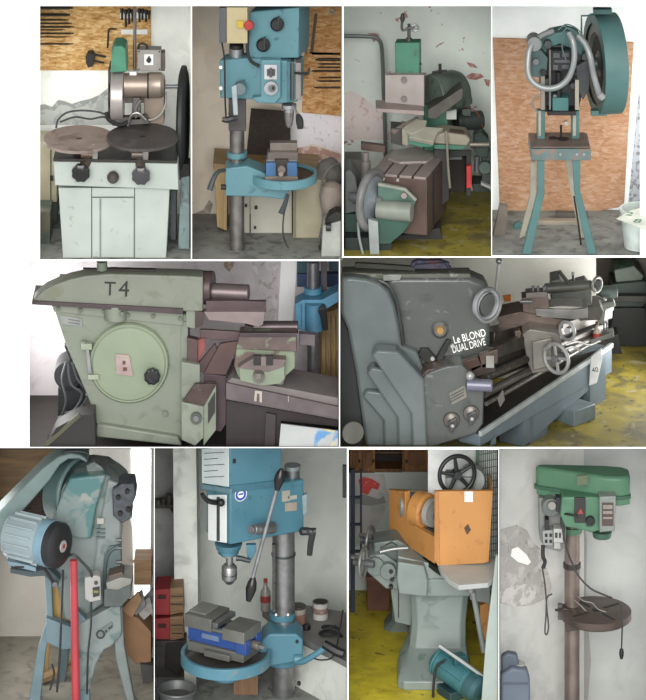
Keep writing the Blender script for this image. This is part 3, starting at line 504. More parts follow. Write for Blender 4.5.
    ob('body', M().cz(365.5, 161, 178, 5, .75), CN, t, .3); ob('cap', M().cz(365.5, 152.5, 161, 3.4, .75), CN, t, .4)
    th('back_ledge', M().rc(1.3, 345, 160, 362, 205, .3), mat('8b8984', .7, 0, .2), 'grey ledge along the wall behind the oil can', 'ledge')
    # right background
    t = T('milling_machine', 'dark machine with vertical spindle in right background by yellow floor', 'machine', P(470, 190, 1.5)); DM = mat('4e4f4b', .5, .3, .4)
    ob('table', M().fp(1.3, [(433, 139), (462, 137), (471, 141), (471, 150), (433, 150)], .3), mat('8b9484', .5, .2, .25), t, .6); ob('table_top', M().rc(1.28, 450, 133, 463, 139, .2), mat('6d5347', .5, .3), t, .4); ob('frame', M().fp(1.5, [(449, 150), (471, 150), (471, 196), (466, 196), (466, 156), (449, 158)], .2), DM, t); ob('frame_post', M().rc(1.45, 444, 139, 447.5, 190, .1), mat('817c74', .5, .3), t)
    ob('rear_panel', M().rc(1.75, 436, 150, 470, 192, .1), mat('3a302d', .7), t)
    th('red_bracket', M().rc(1.4, 466.5, 166, 471.3, 188, .07), mat('d63a3c', .5, k=.8), 'upright red metal piece at right of the dark frame', 'bracket')
    t = T('drilling_head', 'dark grey machine head with pipes at right edge above yellow floor', 'machine', P(480, 180, 1.5))
    ob('arm', M().cx(468, 486, 145, 2.6, 1.5), mat('9c9a94', .4, .5), t, 0); ob('head', M().fp(1.5, [(474, 134), (482, 132), (489, 140), (488, 158), (478, 158), (474, 150)], .2), mat('4b5a53', .5, .2, .3), t, .6); ob('column', M().rc(1.55, 482, 150, 490, 188, .2), mat('626965', .5, .2, .3), t, .6); ob('spindle', M().cz(477, 156, 172, 3, 1.5), GREY, t, 0); ob('disc', M().cy(485, 168, 6, 1.45, .06), mat('6c8377', .5), t, .3)
    ob('foot', M().rc(1.5, 473, 184, 490, 192, .3), mat('37423d', .6), t)
    th('white_bar', M().fp(1.2, [(481, 182.5), (490.5, 186.5), (490.5, 189.5), (481, 185)], .08), mat('d9d9d3', .6), 'short white bar lying at the right edge above yellow floor', 'bar')
bay3()
# ================================================================ bay: bench punch press on splayed legs
def bay4():
    B = 1.5
    TEAL = mat('53827f', .5, 0, .12, 5., [('6f7d78', 8., .62, .72)], name='teal_paint'); DKT = mat('3f6f6c', .55, 0, .2); MECH = mat('3b3c3d', .45, .5, .4, 12., name='greasy_iron'); PALE = mat('c4c0ad', .7)
    OSB = osb(['a67550', 'b7875c', 'c2936a', 'caa079', 'd4b090'], k=.74)
    th('chipboard_panel', M().fp(B-.025, [(493, 38), (560, 40), (634, 42.5), (624, 206), (600, 211), (500, 213)], .025), OSB, 'large orange chipboard sheet on wall behind the punch press', 'board')
    st('wall_patch', M().fp(B-.004, [(638, 98), (644, 82), (652, 74), (652, 254), (634, 220), (628, 206), (635, 130)], .003), PLAS('b5bac0', [('84878b', 16., .5, .58)]))
    # low kerb and boards on the floor
    th('slanting_board', M().fp(.62, [(500, 205), (508, 207), (505, 236), (493, 236)], .1), mat('8e8478', .8, 0, .2), 'grey board leaning in the lower left corner beside chipboard', 'board')
    th('wooden_beam', M().rc(1.0, 536, 221, 580, 230, .1), wood('a59a86', 'bfb5a2'), 'pale wooden beam lying on the floor between the legs', 'beam')
    th('drain_pan', M().fp(1.2, [(556, 213), (588, 214), (588, 220), (556, 219)], .1), mat('77726a', .6, .2), 'low dark pan against wall behind the wooden beam', 'pan')
    th('teal_block', M().fp(.85, [(514, 225), (521, 222), (521, 240), (512, 240)], .1), mat('5f918b', .7, 0, .3), 'small teal block on floor left of the splayed legs', 'block')
    # ---- press
    t = T('punch_press', 'teal punch press on splayed legs with big guarded flywheel', 'press', P(560, 254, .3))
    d = .25
    def leg(nm, pts, dd, th_, m): return ob(nm, M().fp(dd, pts, th_), m, t, .5)
    leg('leg', [(537, 160), (544.5, 160), (544.5, 194), (531, 254.5), (522, 254.5), (537, 194)], .02, .06, TEAL)
    leg('leg', [(572.5, 160), (580.5, 160), (580, 190), (597, 254.5), (588, 254.5), (574.5, 194)], .02, .06, TEAL)
    leg('leg', [(531, 162), (536, 162), (536, 198), (525, 236), (519, 239), (530, 196)], .5, .06, PALE)
    leg('leg', [(565, 158), (573, 158), (576, 190), (586, 238), (580, 238), (570, 190)], .5, .06, PALE)
    ob('brace_rod', M().tb([(574, 196, .3), (578, 222, .28), (581, 245, .24)], .9), IRON, t, 0)
    tb_ = ob('table', M().fp(.0, [(531, 149), (591, 149), (591, 160.5), (531, 160.5)], .56), mat('6f8583', .5, .15, .15, 6., [('a1806e', 5., .5, .58)]), t, .5); ob('table_plate', M().ext([HP(P(0, 149, 0).z+.006).hit(*q) for q in ((532, 148), (590, 148), (585, 133.5), (536, 133.5))], (0, 0, .012)), mat('8b7a72', .45, .4, .3), tb_, .2)
    hz = P(0, 149, 0).z+.02
    ob('die_hole', M().cyl(HP(hz).hit(563, 139), HP(hz).hit(563, 139)+V((0, 0, .006)), .062), mat('171615', .7), tb_, 0); ob('die_hole', M().cyl(HP(hz).hit(553, 138), HP(hz).hit(553, 138)+V((0, 0, .005)), .045), mat('171615', .7), tb_, 0); ob('die_pin', M().cyl(HP(hz).hit(561, 137), HP(hz).hit(561, 137)+V((0, 0, .12)), .012), IRON, tb_, 0)
    for x in (560.5, 577, 584): ob('bolt', M().cy(x, 154.5, 1.5, -.01, .03, n=8), mat('9fb0ae', .5, .3), tb_, 0)
    for x in (541, 575.5): ob('post', M().rc(.3, x-4, 111, x+4, 140, .1), mat('55837f', .5), t)
    ob('post_strip', M().rc(.29, 538.5, 111, 541, 136, .03), PALE, t, .1); ob('post_strip', M().rc(.29, 573, 111, 576, 136, .03), PALE, t, .1)
    # frame and mechanism
    ob('frame_arch', M().fp(d+.12, [(537, 48), (541, 40), (551, 34), (566, 31), (578, 34), (583, 44), (583, 58), (575, 50), (560, 44), (548, 48), (544, 60)], .25), TEAL, t, .8)
    ob('frame_body', M().fp(d+.15, [(541, 45), (582, 45), (583, 90), (578, 112), (545, 112), (540, 90)], .22), mat('3e4143', .5, .35, .35, 10.), t, .8)
    b = ob('die_head', M().rc(d, 551, 51, 571, 71, .18), mat('2c2d2f', .45, .3, .4), t, .4)
    for x, y, w_, h_ in ((553, 53, 7, 5), (562, 53, 7, 4), (554, 60, 16, 3), (553, 65, 5, 5), (562, 65, 7, 4)): ob('tool_plate', M().rc(d-.02, x, y, x+w_, y+h_, .03), mat('6a6d70', .35, .6), b, .2)
    ob('tie_bar', M().rc(d-.03, 549, 50, 551, 110, .06), mat('8c8a80', .4, .5), t, .2)
    ob('ram_rod', M().cz(558.5, 72, 99, 2.8, d), mat('3a3a3b', .4, .6), t, 0)
    r = ob('ram_block', M().rc(d-.05, 552.5, 98, 568.5, 111, .18), mat('3f7a78', .5), t, .5); ob('base_plate', M().rc(d-.06, 547.5, 111.5, 576, 115.5, .25), IRON, t, .3); ob('nut', M().cy(555, 96.5, 2.2, d-.02, .03, n=6), GREY, r, 0)
    ob('screw', M().cy(566, 123.5, 2.2, .2, .05, n=8), mat('c6c2b4', .4, .3), t, 0)
    ob('support_column', M().rc(d-.02, 541, 76, 545, 110, .1), mat('a39d90', .5, .3), t, .2); ob('support_column', M().rc(d-.02, 575, 80, 579, 110, .1), mat('b5b0a0', .5, .3), t, .2)
    l = ob('lever_block', M().fp(d-.02, [(528, 52), (541, 50), (548, 58), (547, 70), (541, 78), (531, 76)], .2), mat('4d6866', .5, .2, .3), t, .6); ob('round_cap', M().cy(534.5, 44.5, 7.3, d-.06, .2), mat('8d918f', .5, .2, .15), l, .4); ob('bolt', M().cy(536, 62, 3, d-.06, .06), GREY, l, 0); ob('bolt', M().cy(543, 73, 3.2, d-.06, .06), MECH, l, 0)
    for x, y, q in ((580, 68, 4), (584, 78, 5), (578, 74, 3), (548, 45, 4), (586, 57, 4), (548, 82, 3.5), (573, 86, 3)): ob('boss', M().cy(x, y, q, d+.02, .12), mat('55595a', .4, .5, .3), t, .3)
    ob('clutch_arm', M().fp(d, [(576, 66), (588, 60), (591, 66), (589, 90), (583, 100), (577, 88)], .12), mat('484c4d', .45, .4, .3), t, .5)
    ob('wire', M().tb([(540, 95, .2), (534, 98, .2), (533, 106, .2), (538, 113, .2)], .9), mat('8d9290', .5), t, 0)
    # conduits
    CD = mat('a8adab', .4, .35, .12)
    ob('flexible_conduit', M().tb([(569, 33, .15), (573, 42, .1), (574.5, 56, .08), (572, 70, .08), (566, 81, .08), (556, 87.5, .08), (544, 88, .08), (534, 83, .1), (528.5, 74, .12), (528, 60, .15), (531, 46, .2), (541, 36, .3), (553, 31, .36)], 3.1, 10), CD, t, 0); ob('flexible_conduit', M().tb([(578, 36, .2), (585, 44, .15), (590, 56, .1), (593, 72, .1), (597, 87, .1), (600, 97, .12)], 3.3, 10), CD, t, 0)
    ob('conduit_end', M().cyl(P(599, 94, .11), P(603, 98, .12), .037), mat('c9c9c3', .4, .3), t, .2)
    for pts in ([(558, 30, .2), (566, 24.5, .2), (576, 28, .2), (584, 37, .18)], [(561, 34, .2), (568, 28, .2), (577, 33, .2), (580, 40, .18)], [(564, 26, .2), (572, 31, .2), (578, 36, .2)], [(566, 60, .1), (562, 46, .12), (565, 34, .15)]): ob('wire', M().tb(pts, .7), mat('577672', .5), t, 0)
    # flywheel inside its round guard
    th_ = R(17); ax = V((math.cos(th_), math.sin(th_)*.999, 0)); ax = V((.985, .172, 0)); c = P(594, 64, .6); rad = .5
    g = ob('flywheel_guard', M().lathe([(0, rad-.1), (0, rad), (.24, rad), (.24, rad-.02), (.02, rad-.02), (.02, rad-.1)], c, ax, 72, False), mat('5a8683', .45, 0, .1, 4.), t, .3)
    f = ob('flywheel', M().lathe([(.05, .12), (.05, .30), (.02, .31), (.02, .42), (.1, .43), (.2, .43), (.2, .05)], c, ax, 64), mat('8a9290', .45, .3, .15), t, .4); ob('hub', M().lathe([(-.1, .06), (.02, .07), (.05, .13)], c, ax, 32), mat('6a7270', .4, .4), f, .3); ob('hub_recess', M().lathe([(.046, .13), (.049, .29)], c, ax, 48, False), mat('2c3b3b', .7), f, 0)
    ob('guard_back', M().lathe([(.225, .0), (.238, rad-.01)], c, ax, 64), DKT, g, 0)
    ob('mounting_bracket', M().rc(.42, 593.5, 9.5, 612, 14.5, .1), DKT, t, .3); ob('mounting_bracket', M().rc(.4, 591, 111, 607, 116, .1), TEAL, t, .4)
    ob('guard_bracket', M().tb([(581.5, 42, .35), (581.5, 28, .35), (581.5, 15.8, .35), (595, 15.5, .38)], 1, 8, 1), DKT, t, 0)
    # bucket
    q = T('white_bucket', 'white plastic bucket in the lower right corner with a paper on top', 'bucket', P(640, 254, .1)); z0 = FZ[4]; c = V((P(641, 0, .3).x, .28, z0)); BW = mat('d6e2dc', .45, k=.75)
    ob('shell', M().lathe([(0, .17), (.36, .21), (.36, .22), (.39, .22), (.39, .2), (.02, .16)], c, (0, 0, 1), 48), BW, q, .1); ob('rim', M().tor(c+V((0, 0, .3)), (0, 0, 1), .212, .012, 48), BW, q, 0); ob('contents', M().cyl(c+V((0, 0, .28)), c+V((0, 0, .3)), .19), mat('5d5a50', .8), q, 0)
    pz = c.z+.4
    p = th('paper_sign', M().ext([HP(pz).hit(*v) for v in ((616.5, 219), (630, 211), (648, 206), (648, 232), (640, 228))], (0, 0, .004)), mat('dfe3d5', .7, k=.85), 'white paper with green figures lying on the white bucket', 'paper', bev=0)
    ob('printing', TXT('2', HP(pz+.005), 629.5, 214, 12, -18, .001), mat('5e9a78', .6), p, 0); ob('printing', TXT('8', HP(pz+.005), 637.5, 221, 12, -18, .001), mat('5e9a78', .6), p, 0)
bay4()
# ================================================================ bay: sage green shaper
def bay5():
    B = 1.9
    SG = mat('99a190', .42, 0, .07, 3., [('868e7e', 6., .56, .7)], name='sage_green_enamel'); PUR = mat('6f5c5c', .42, .35, .2, 5., name='brown_slideway'); PK2 = mat('a1908d', .4, .2, .15, 5., name='worn_slide'); DBR = mat('4d4142', .5, .3, .25, name='dark_brown_iron'); DK = mat('2b2a28', .6)
    st('wall_patch', M().fp(B-.004, [(281, 261.5), (297, 261.5), (293, 320), (290, 352), (277, 352), (279, 300)], .003), PLAS('ffffff', k=1.3) if 0 else mat('ffffff', .8, var=0, k=1))
    st('wall_patch', M().fp(B-.0045, [(222, 262), (234, 262), (233, 267), (229, 272), (225, 268)], .003), PLAS('9c8878', [('c9c2b4', 20., .5, .6)]))
    st('wall_patch', M().fp(B-.0045, [(252, 262), (279, 262), (276, 330), (262, 330), (258, 300)], .003), PLAS('c2bdbd', [('a9a3a2', 14., .55, .6), ('d4d0d0', 9., .56, .62)]))
    t = T('shaper', 'sage green shaping machine with round door and T 4 painted on the ram', 'machine', P(140, 445, .5))
    d = .35
    # column body with pedestal
    ob('column', M().fp(d, [(53, 305), (187, 314.5), (187, 440), (97, 433), (95, 414), (84, 388), (66, 345), (57, 318)], 1.0), SG, t, 1.2)
    ob('front_edge', M().fp(d-.02, [(181, 322), (188, 322), (188.5, 439), (180, 438)], .1), SG, t, .8)
    ob('pedestal', M().fp(d-.08, [(97, 424), (178, 437), (182, 446), (95, 437)], 1.0), SG, t, 1.5)
    ob('top_rail', M().fp(d-.03, [(51, 304), (183, 314), (183, 326), (120, 319), (54, 312)], .2), SG, t, .6)
    for x, y in ((58, 308), (80, 309.5), (153, 315.5), (180, 318), (128, 314.5), (104, 311)): ob('screw', M().cy(x, y+1, 2.3, d-.05, .03, n=6), mat('7d8574', .45, .3), t, .1)
    dr = ob('round_door', M().lathe([(0, .405), (.03, .405), (.05, .39), (.05, .375), (.065, .36), (.07, .3), (.075, .0)], P(129, 362, d), (0, -1, 0), 72), mat('a0ae92', .4, 0, .06, 3.), t, 0)
    ob('label_plate', M().fp(d-.09, [(115.5, 354), (129, 355.5), (133.5, 376.5), (116.5, 374)], .012), mat('c4aaa4', .5), dr, .1); ob('label_mark', M().rc(d-.095, 122.5, 361, 125.5, 364.5, .01), mat('5d5048'), dr, 0); ob('label_mark', M().rc(d-.095, 123, 367.5, 127, 371, .01), mat('7a443c'), dr, 0); ob('label_border', M().fp(d-.092, [(118, 356.5), (131, 358), (131, 359), (118, 357.5)], .008), mat('a3b09a'), dr, 0)
    ob('door_knob', M().knob(P(152.5, 374, d-.075), (0, -1, 0), .085, .1, 9), BLK, dr, .3)
    h = ob('hinge', M().rc(d-.1, 81, 344, 92, 350, .08), mat('b3bda4', .4), t, .6); ob('hinge', M().rc(d-.1, 88, 375, 99, 380, .08), mat('b3bda4', .4), t, .6); ob('hinge_pin', M().fp(d-.09, [(86, 350), (89, 350), (92, 374), (88.5, 374)], .05), CHROME, t, .2); ob('hinge_head', M().cz(83.5, 341, 344, 2.6, d-.07), SG, h, 0)
    ob('oil_cup', M().cz(115.5, 304, 319, 11.5, d-.02), SG, t, .8); ob('oil_screw', M().cy(122, 314, 2, d-.15, .04), mat('7d8574'), t, 0)
    p = ob('maker_plate', M().fp(d-.012, [(60, 315.5), (82, 319), (82.5, 327), (62, 324)], .012), mat('b5b7b5', .35, .5), t, .1)
    ob('plate_line', M().fp(d-.017, [(68, 319), (80, 320.8), (80, 321.8), (68, 320)], .006).fp(d-.017, [(68, 322), (80, 323.8), (80, 324.6), (68, 322.8)], .006), mat('7c7f7d'), p, 0)
    ob('drain_plug', M().cy(165, 414, 3.4, d-.02, .04, n=6), mat('87917c'), t, .2)
    # ram, rounded at the rear
    ram = [(33, 300), (38, 295), (46, 289), (57, 284), (70, 279.5), (86, 276), (110, 274), (183, 276), (203, 277), (203, 311.5), (183, 311.5), (120, 307), (33, 302.5)]
    r = ob('ram', M().fp(d-.1, ram, .24), mat('969c8d', .42, .05, .08, 3., [('8c8f7a', 6., .54, .66)]), t, 1.5); ob('ram_cap', M().fp(d-.0, [(83, 268.8), (155, 269.8), (155, 272), (83, 269.5)], .05), DBR, r, .3); ob('ram_stud', M().cz(102, 261.5, 270, 5.5, d+.02), mat('8f9c88', .4), r, .3)
    ob('slideway', M().fp(d-.13, [(32, 301), (183, 309), (183, 314.5), (32, 304.5)], .5), mat('5c4f50', .45, .3), t, .3)
    pl = FP(d-.1)
    for s_, x, y, z in (('T', 110, 289.4, 14), ('4', 124, 289.6, 16)): ob('painted_letter' if s_ == 'T' else 'painted_figure', TXT(s_, pl, x, y, z, -2, .004), mat('23241f', .6), r, 0)
    # ram nose and clapper, pointing right
    k = ob('ram_nose', M().cx(196, 213, 287, 16.3, d+.12, -10, n=48), PUR, t, 1); ob('nose_shaft', M().cx(210, 249, 291.5, 8.4, d+.1, -8, n=32), mat('8a7b7b', .35, .4), k, .6)
    ob('upper_slide', M().fp(d-.1, [(206, 301), (266, 301.5), (266, 312), (206, 311.5)], .06), mat('6a5759', .42, .3), t, .5); ob('slide_plate', M().fp(d-.16, [(204, 312), (265, 312), (263, 325), (258, 327), (247, 324), (209, 320)], .12), PK2, t, .4)
    ob('lower_slide', M().fp(d-.05, [(200, 329.5), (242, 332), (242, 341), (200, 339)], .04), PUR, t, .5); ob('slide_end', M().fp(d-.06, [(245, 325), (253, 327), (252, 332), (243, 333)], .05), DBR, t, .3)
    ob('nose_bracket', M().fp(d-.06, [(186, 308), (205, 312), (203, 324), (196, 329), (186, 327)], .1), SG, t, .5); ob('bracket_side', M().fp(d-.08, [(195, 311), (205, 312), (202, 326), (195, 329)], .05), mat('5b4a48', .45, .3), t, .3)
    g = ob('slide_guide', M().fp(d-.1, [(187, 338), (198, 340), (197.5, 363), (187, 361)], .1), mat('67504e', .45, .3), t, .4); ob('red_gib', M().fp(d-.08, [(198, 340), (205, 338), (205, 350), (198, 363)], .06), mat('99504c', .5), t, .3)
    ob('guide_top', M().fp(d-.12, [(199, 363), (215, 344), (217, 349), (204, 372), (200, 372)], .05), mat('5b4543', .45, .3), t, .3)
    ob('green_cheek', M().fp(d-.16, [(181.5, 362), (200, 365), (200, 392), (181.5, 402)], .12), SG, t, .6)
    ob('foot_top', M().fp(d-.25, [(183, 401), (195, 384), (216, 384), (204, 407)], .05), mat('56443f', .5, .3, .3, 8., [('8d9880', 6., .6, .68)]), t, .4); fb = ob('foot_bracket', M().fp(d-.28, [(181.5, 402), (203.5, 407), (203.5, 438), (195, 446), (181.5, 440)], .15), SG, t, .8); ob('bracket_side', M().fp(d-.26, [(203.5, 407), (216, 385), (216, 430), (203.5, 446)], .1), mat('8a937f', .42), fb, .4)
    ob('bracket_recess', M().fp(d-.268, [(208, 404), (215, 392), (215, 412), (208, 424)], .02), DK, fb, .2); ob('big_bolt', M().cy(196, 419, 5.6, d-.33, .07, n=20), mat('6d7266', .4, .5), fb, .3); ob('bolt_end', M().cy(196, 419, 3, d-.36, .05), GREY, fb, .2)
    ob('cross_rail', M().fp(d-.12, [(204, 374), (226, 376), (226, 424), (221, 432), (204, 428)], .06), mat('57464a', .5, .3), t, .5); ob('rail_top', M().fp(d-.1, [(220, 344), (241, 341), (226, 375), (203, 374)], .05), mat('6a524e', .45, .3, .2), t, .4)
    # work table with its vise
    ob('work_table', M().fp(d-.2, [(226, 383), (232, 378), (338.2, 398), (338.2, 420), (226, 399.5)], .6), mat('8f8683', .6, .1, .12), t, .5); ob('table_edge', M().fp(d-.24, [(226, 383), (338.5, 407), (338.5, 419), (226, 399)], .1), mat('75696b', .5, .2, .2), t, .4)
    ob('table_skirt', M().fp(d-.1, [(226, 400), (338.2, 420), (338.2, 427), (281, 421), (279, 446), (226, 446)], .5), mat('3b3132', .6, .1), t, .4); ob('skirt_rib', M().fp(d-.14, [(266, 413), (276, 415), (275, 446), (264, 446)], .1), mat('4a3f40', .6), t, .4)
    ob('table_label', M().fp(d-.25, [(254, 401), (255, 390.5), (262, 391.5), (262, 402.5), (259.5, 402), (259.5, 394), (257, 393.5), (256.5, 401.5)], .012), mat('d9cabd', .6), t, 0); ob('chalk_mark', M().rc(d-.25, 288, 396, 288.8, 402, .012), mat('c9bcb0', .7), t, 0)
    v = T('machine_vise', 'green and brown machine vise bolted on the brown shaper table', 'vise', P(270, 384, d-.1))
    ob('body', M().fp(d-.14, [(237, 345), (295, 346), (295, 368), (286, 376), (283, 385), (264, 387), (240, 382), (234, 366)], .2), mat('9aa88c', .45, 0, .15, 5., [('7d6a62', 5., .52, .62)]), v, 1)
    ob('fixed_jaw', M().fp(d-.17, [(240, 333), (296, 333), (297, 352), (236, 349)], .2), mat('816f6a', .45, .25, .2, 5., [('95a288', 6., .55, .62)]), v, .8); ob('jaw_bar', M().cx(252, 298, 327, 6, d+.05, 0, n=32), mat('66595c', .35, .5), v, .6)
    ob('jaw_plate', M().fp(d-.22, [(240, 333), (297, 333), (296, 337), (239, 337)], .06), mat('5d5052', .4, .4), v, .4)
    j = ob('moving_jaw', M().fp(d-.26, [(239, 367), (284, 361), (285, 379), (280, 384), (262, 386), (240, 381)], .2), mat('98a48c', .45, 0, .1), v, .8); ob('jaw_top', M().fp(d-.275, [(238, 368), (254, 358), (286, 360), (283, 367), (268, 372)], .2), mat('857572', .45, .2), v, .4)
    for x0 in (253.5, 265): ob('jaw_hole', M().rc(d-.285, x0, 356, x0+8, 365.5, .04), DK, j, .3)
    ob('jaw_spine', M().rc(d-.29, 261, 357, 266, 366, .04), mat('8a7b77'), j, .2); ob('vise_screw', M().cy(258.5, 378, 5.6, d-.36, .12), mat('8c857c', .4, .5), v, .3); ob('screw_square', M().rc(d-.4, 256, 374, 261, 379, .06), steel('a39c93'), v, .2)
    ob('jaw_screw', M().fp(d-.0, [(299, 334), (315, 335), (315, 346), (299, 345)], .1), mat('7f7678', .4, .4), v, .4)
    # motor behind and loops of cable
    m = T('electric_motor', 'black electric motor behind the shaper under loops of cable', 'motor', P(68, 392, .9)); MB_ = mat('26282c', .5, .1)
    b_ = ob('body', M().cy(68, 376, 14, .75, .35, None, 32), MB_, m, .6); ob('end_cover', M().cy(66, 375, 12, .72, .05), mat('33363b', .5), b_, .4)
    ob('mounting_plate', M().fp(.78, [(64, 346), (69, 344), (90, 390), (84, 396)], .1), mat('2e3135', .5), m)
    ob('motor_stand', M().rc(.8, 58, 388, 84, 446, .3), MB_, m)
    CB = mat('5d6066', .5)
    for i, (pts, l) in enumerate(((((66, 362, .6), (62, 380, .58), (66, 400, .55), (62, 416, .6)), 'dark cable looping down at left of motor and ending lowest'), (((72, 362, .6), (78, 380, .56), (88, 392, .55), (80, 408, .58), (62, 414, .6)), 'dark cable bulging farthest right round the motor'),
                   (((68, 364, .6), (71, 384, .56), (82, 394, .55), (74, 410, .58), (58, 418, .62)), 'dark cable crossing in the middle of motor loops'), (((86, 408, .55), (74, 412, .56), (60, 422, .6), (48, 438, .62)), 'long dark cable trailing to lower left corner'))):
        th('cable_loop', M().tb(pts, 1.2), CB, l, 'cable', 'cables hanging over the black motor', 0)
    tr = T('chip_tray', 'black oily tray with raised edge on floor left of the shaper', 'tray', P(70, 445, .3))
    ob('pan', M().fp(.04, [(56, 428), (78, 416), (94, 414), (96, 446.3), (46, 446.3)], .28), mat('211e19', .55), tr, .4); ob('rim', M().bar(P(46, 445, .03), P(80, 414.5, .03), .03, .04), mat('58583f', .6), tr, .3)
    # behind on the right
    global DOFF; DOFF = -.5
    t = T('pillar_drill', 'blue pillar drill standing behind the shaper at far right', 'drill press', P(315, 405, 1.7)); BL = mat('5f9fc0', .45)
    dd = 1.5
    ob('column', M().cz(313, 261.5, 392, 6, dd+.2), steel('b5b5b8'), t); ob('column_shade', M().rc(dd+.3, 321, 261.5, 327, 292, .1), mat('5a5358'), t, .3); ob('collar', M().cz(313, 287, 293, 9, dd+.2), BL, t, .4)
    ob('table_arm', M().fp(dd, [(295, 304), (303, 300), (322, 300), (338.5, 291), (338.5, 302), (325, 310), (321, 327), (303, 331), (295, 328)], .25), BL, t, .8); ob('arm_boss', M().cz(314, 303, 330, 9, dd, 24), mat('5690b0', .45), t, .5)
    l = ob('clamp_lever', M().tb([(322, 310, dd-.1), (324, 318, dd-.12), (325.5, 330, dd-.14)], lambda u: .04-.012*u), BLK, t, 0); ob('lever_boss', M().cy(322, 311, 4, dd-.12, .12), BLK, l, .3)
    for x, y in ((301, 312), (318, 312)): ob('body_line', M().rc(dd-.02, x, 305, x+.8, 327, .02), mat('3f7391'), t, 0)
    th('blue_shelf', M().rc(2.3, 297, 274, 338.5, 287, .1), mat('45628f', .6), 'dark blue shelf board behind the drill at far right', 'shelf'); th('blue_case', M().rc(2.25, 297, 262, 307, 273, .12), mat('3f6f74', .6), 'teal case standing on the dark blue shelf', 'case'); th('teal_case', M().rc(2.25, 329, 262, 338.5, 271, .12), mat('4b6f7c', .6), 'small blue case at right end of the dark blue shelf', 'case')
    wd = T('wood_cupboard', 'brown wooden cupboard with vertical grooves behind the drill lever', 'cupboard', P(326, 405, 2.0)); ob('front', M().fp(1.85, [(312, 318), (338.5, 308), (338.5, 384), (311, 378)], .4), wood('6d5433', 'b3955f', 'z', 'plank', 14.), wd, .3)
    for i in range(5): ob('groove', M().rc(1.84, 315.5+i*5, 316, 316.3+i*5, 380, .02), mat('4d3a24'), wd, 0)
    ob('plinth', M().fp(1.8, [(309, 379), (338.5, 387), (338.5, 396), (309, 386)], .4), mat('8d8078', .7), wd, .3)
    DOFF = 0.
    th('paper_poster', M().fp(.02, [(281, 424), (338, 431), (338, 446.3), (279, 446.3)], .02), mat('b5b8b6', .6, 0, .1, 3., [('5f93c4', 3.2, .54, .6), ('d6c98c', 4., .6, .66)], k=.75), 'blue white and yellow sheet under the shaper table edge', 'poster', bev=0)
bay5()
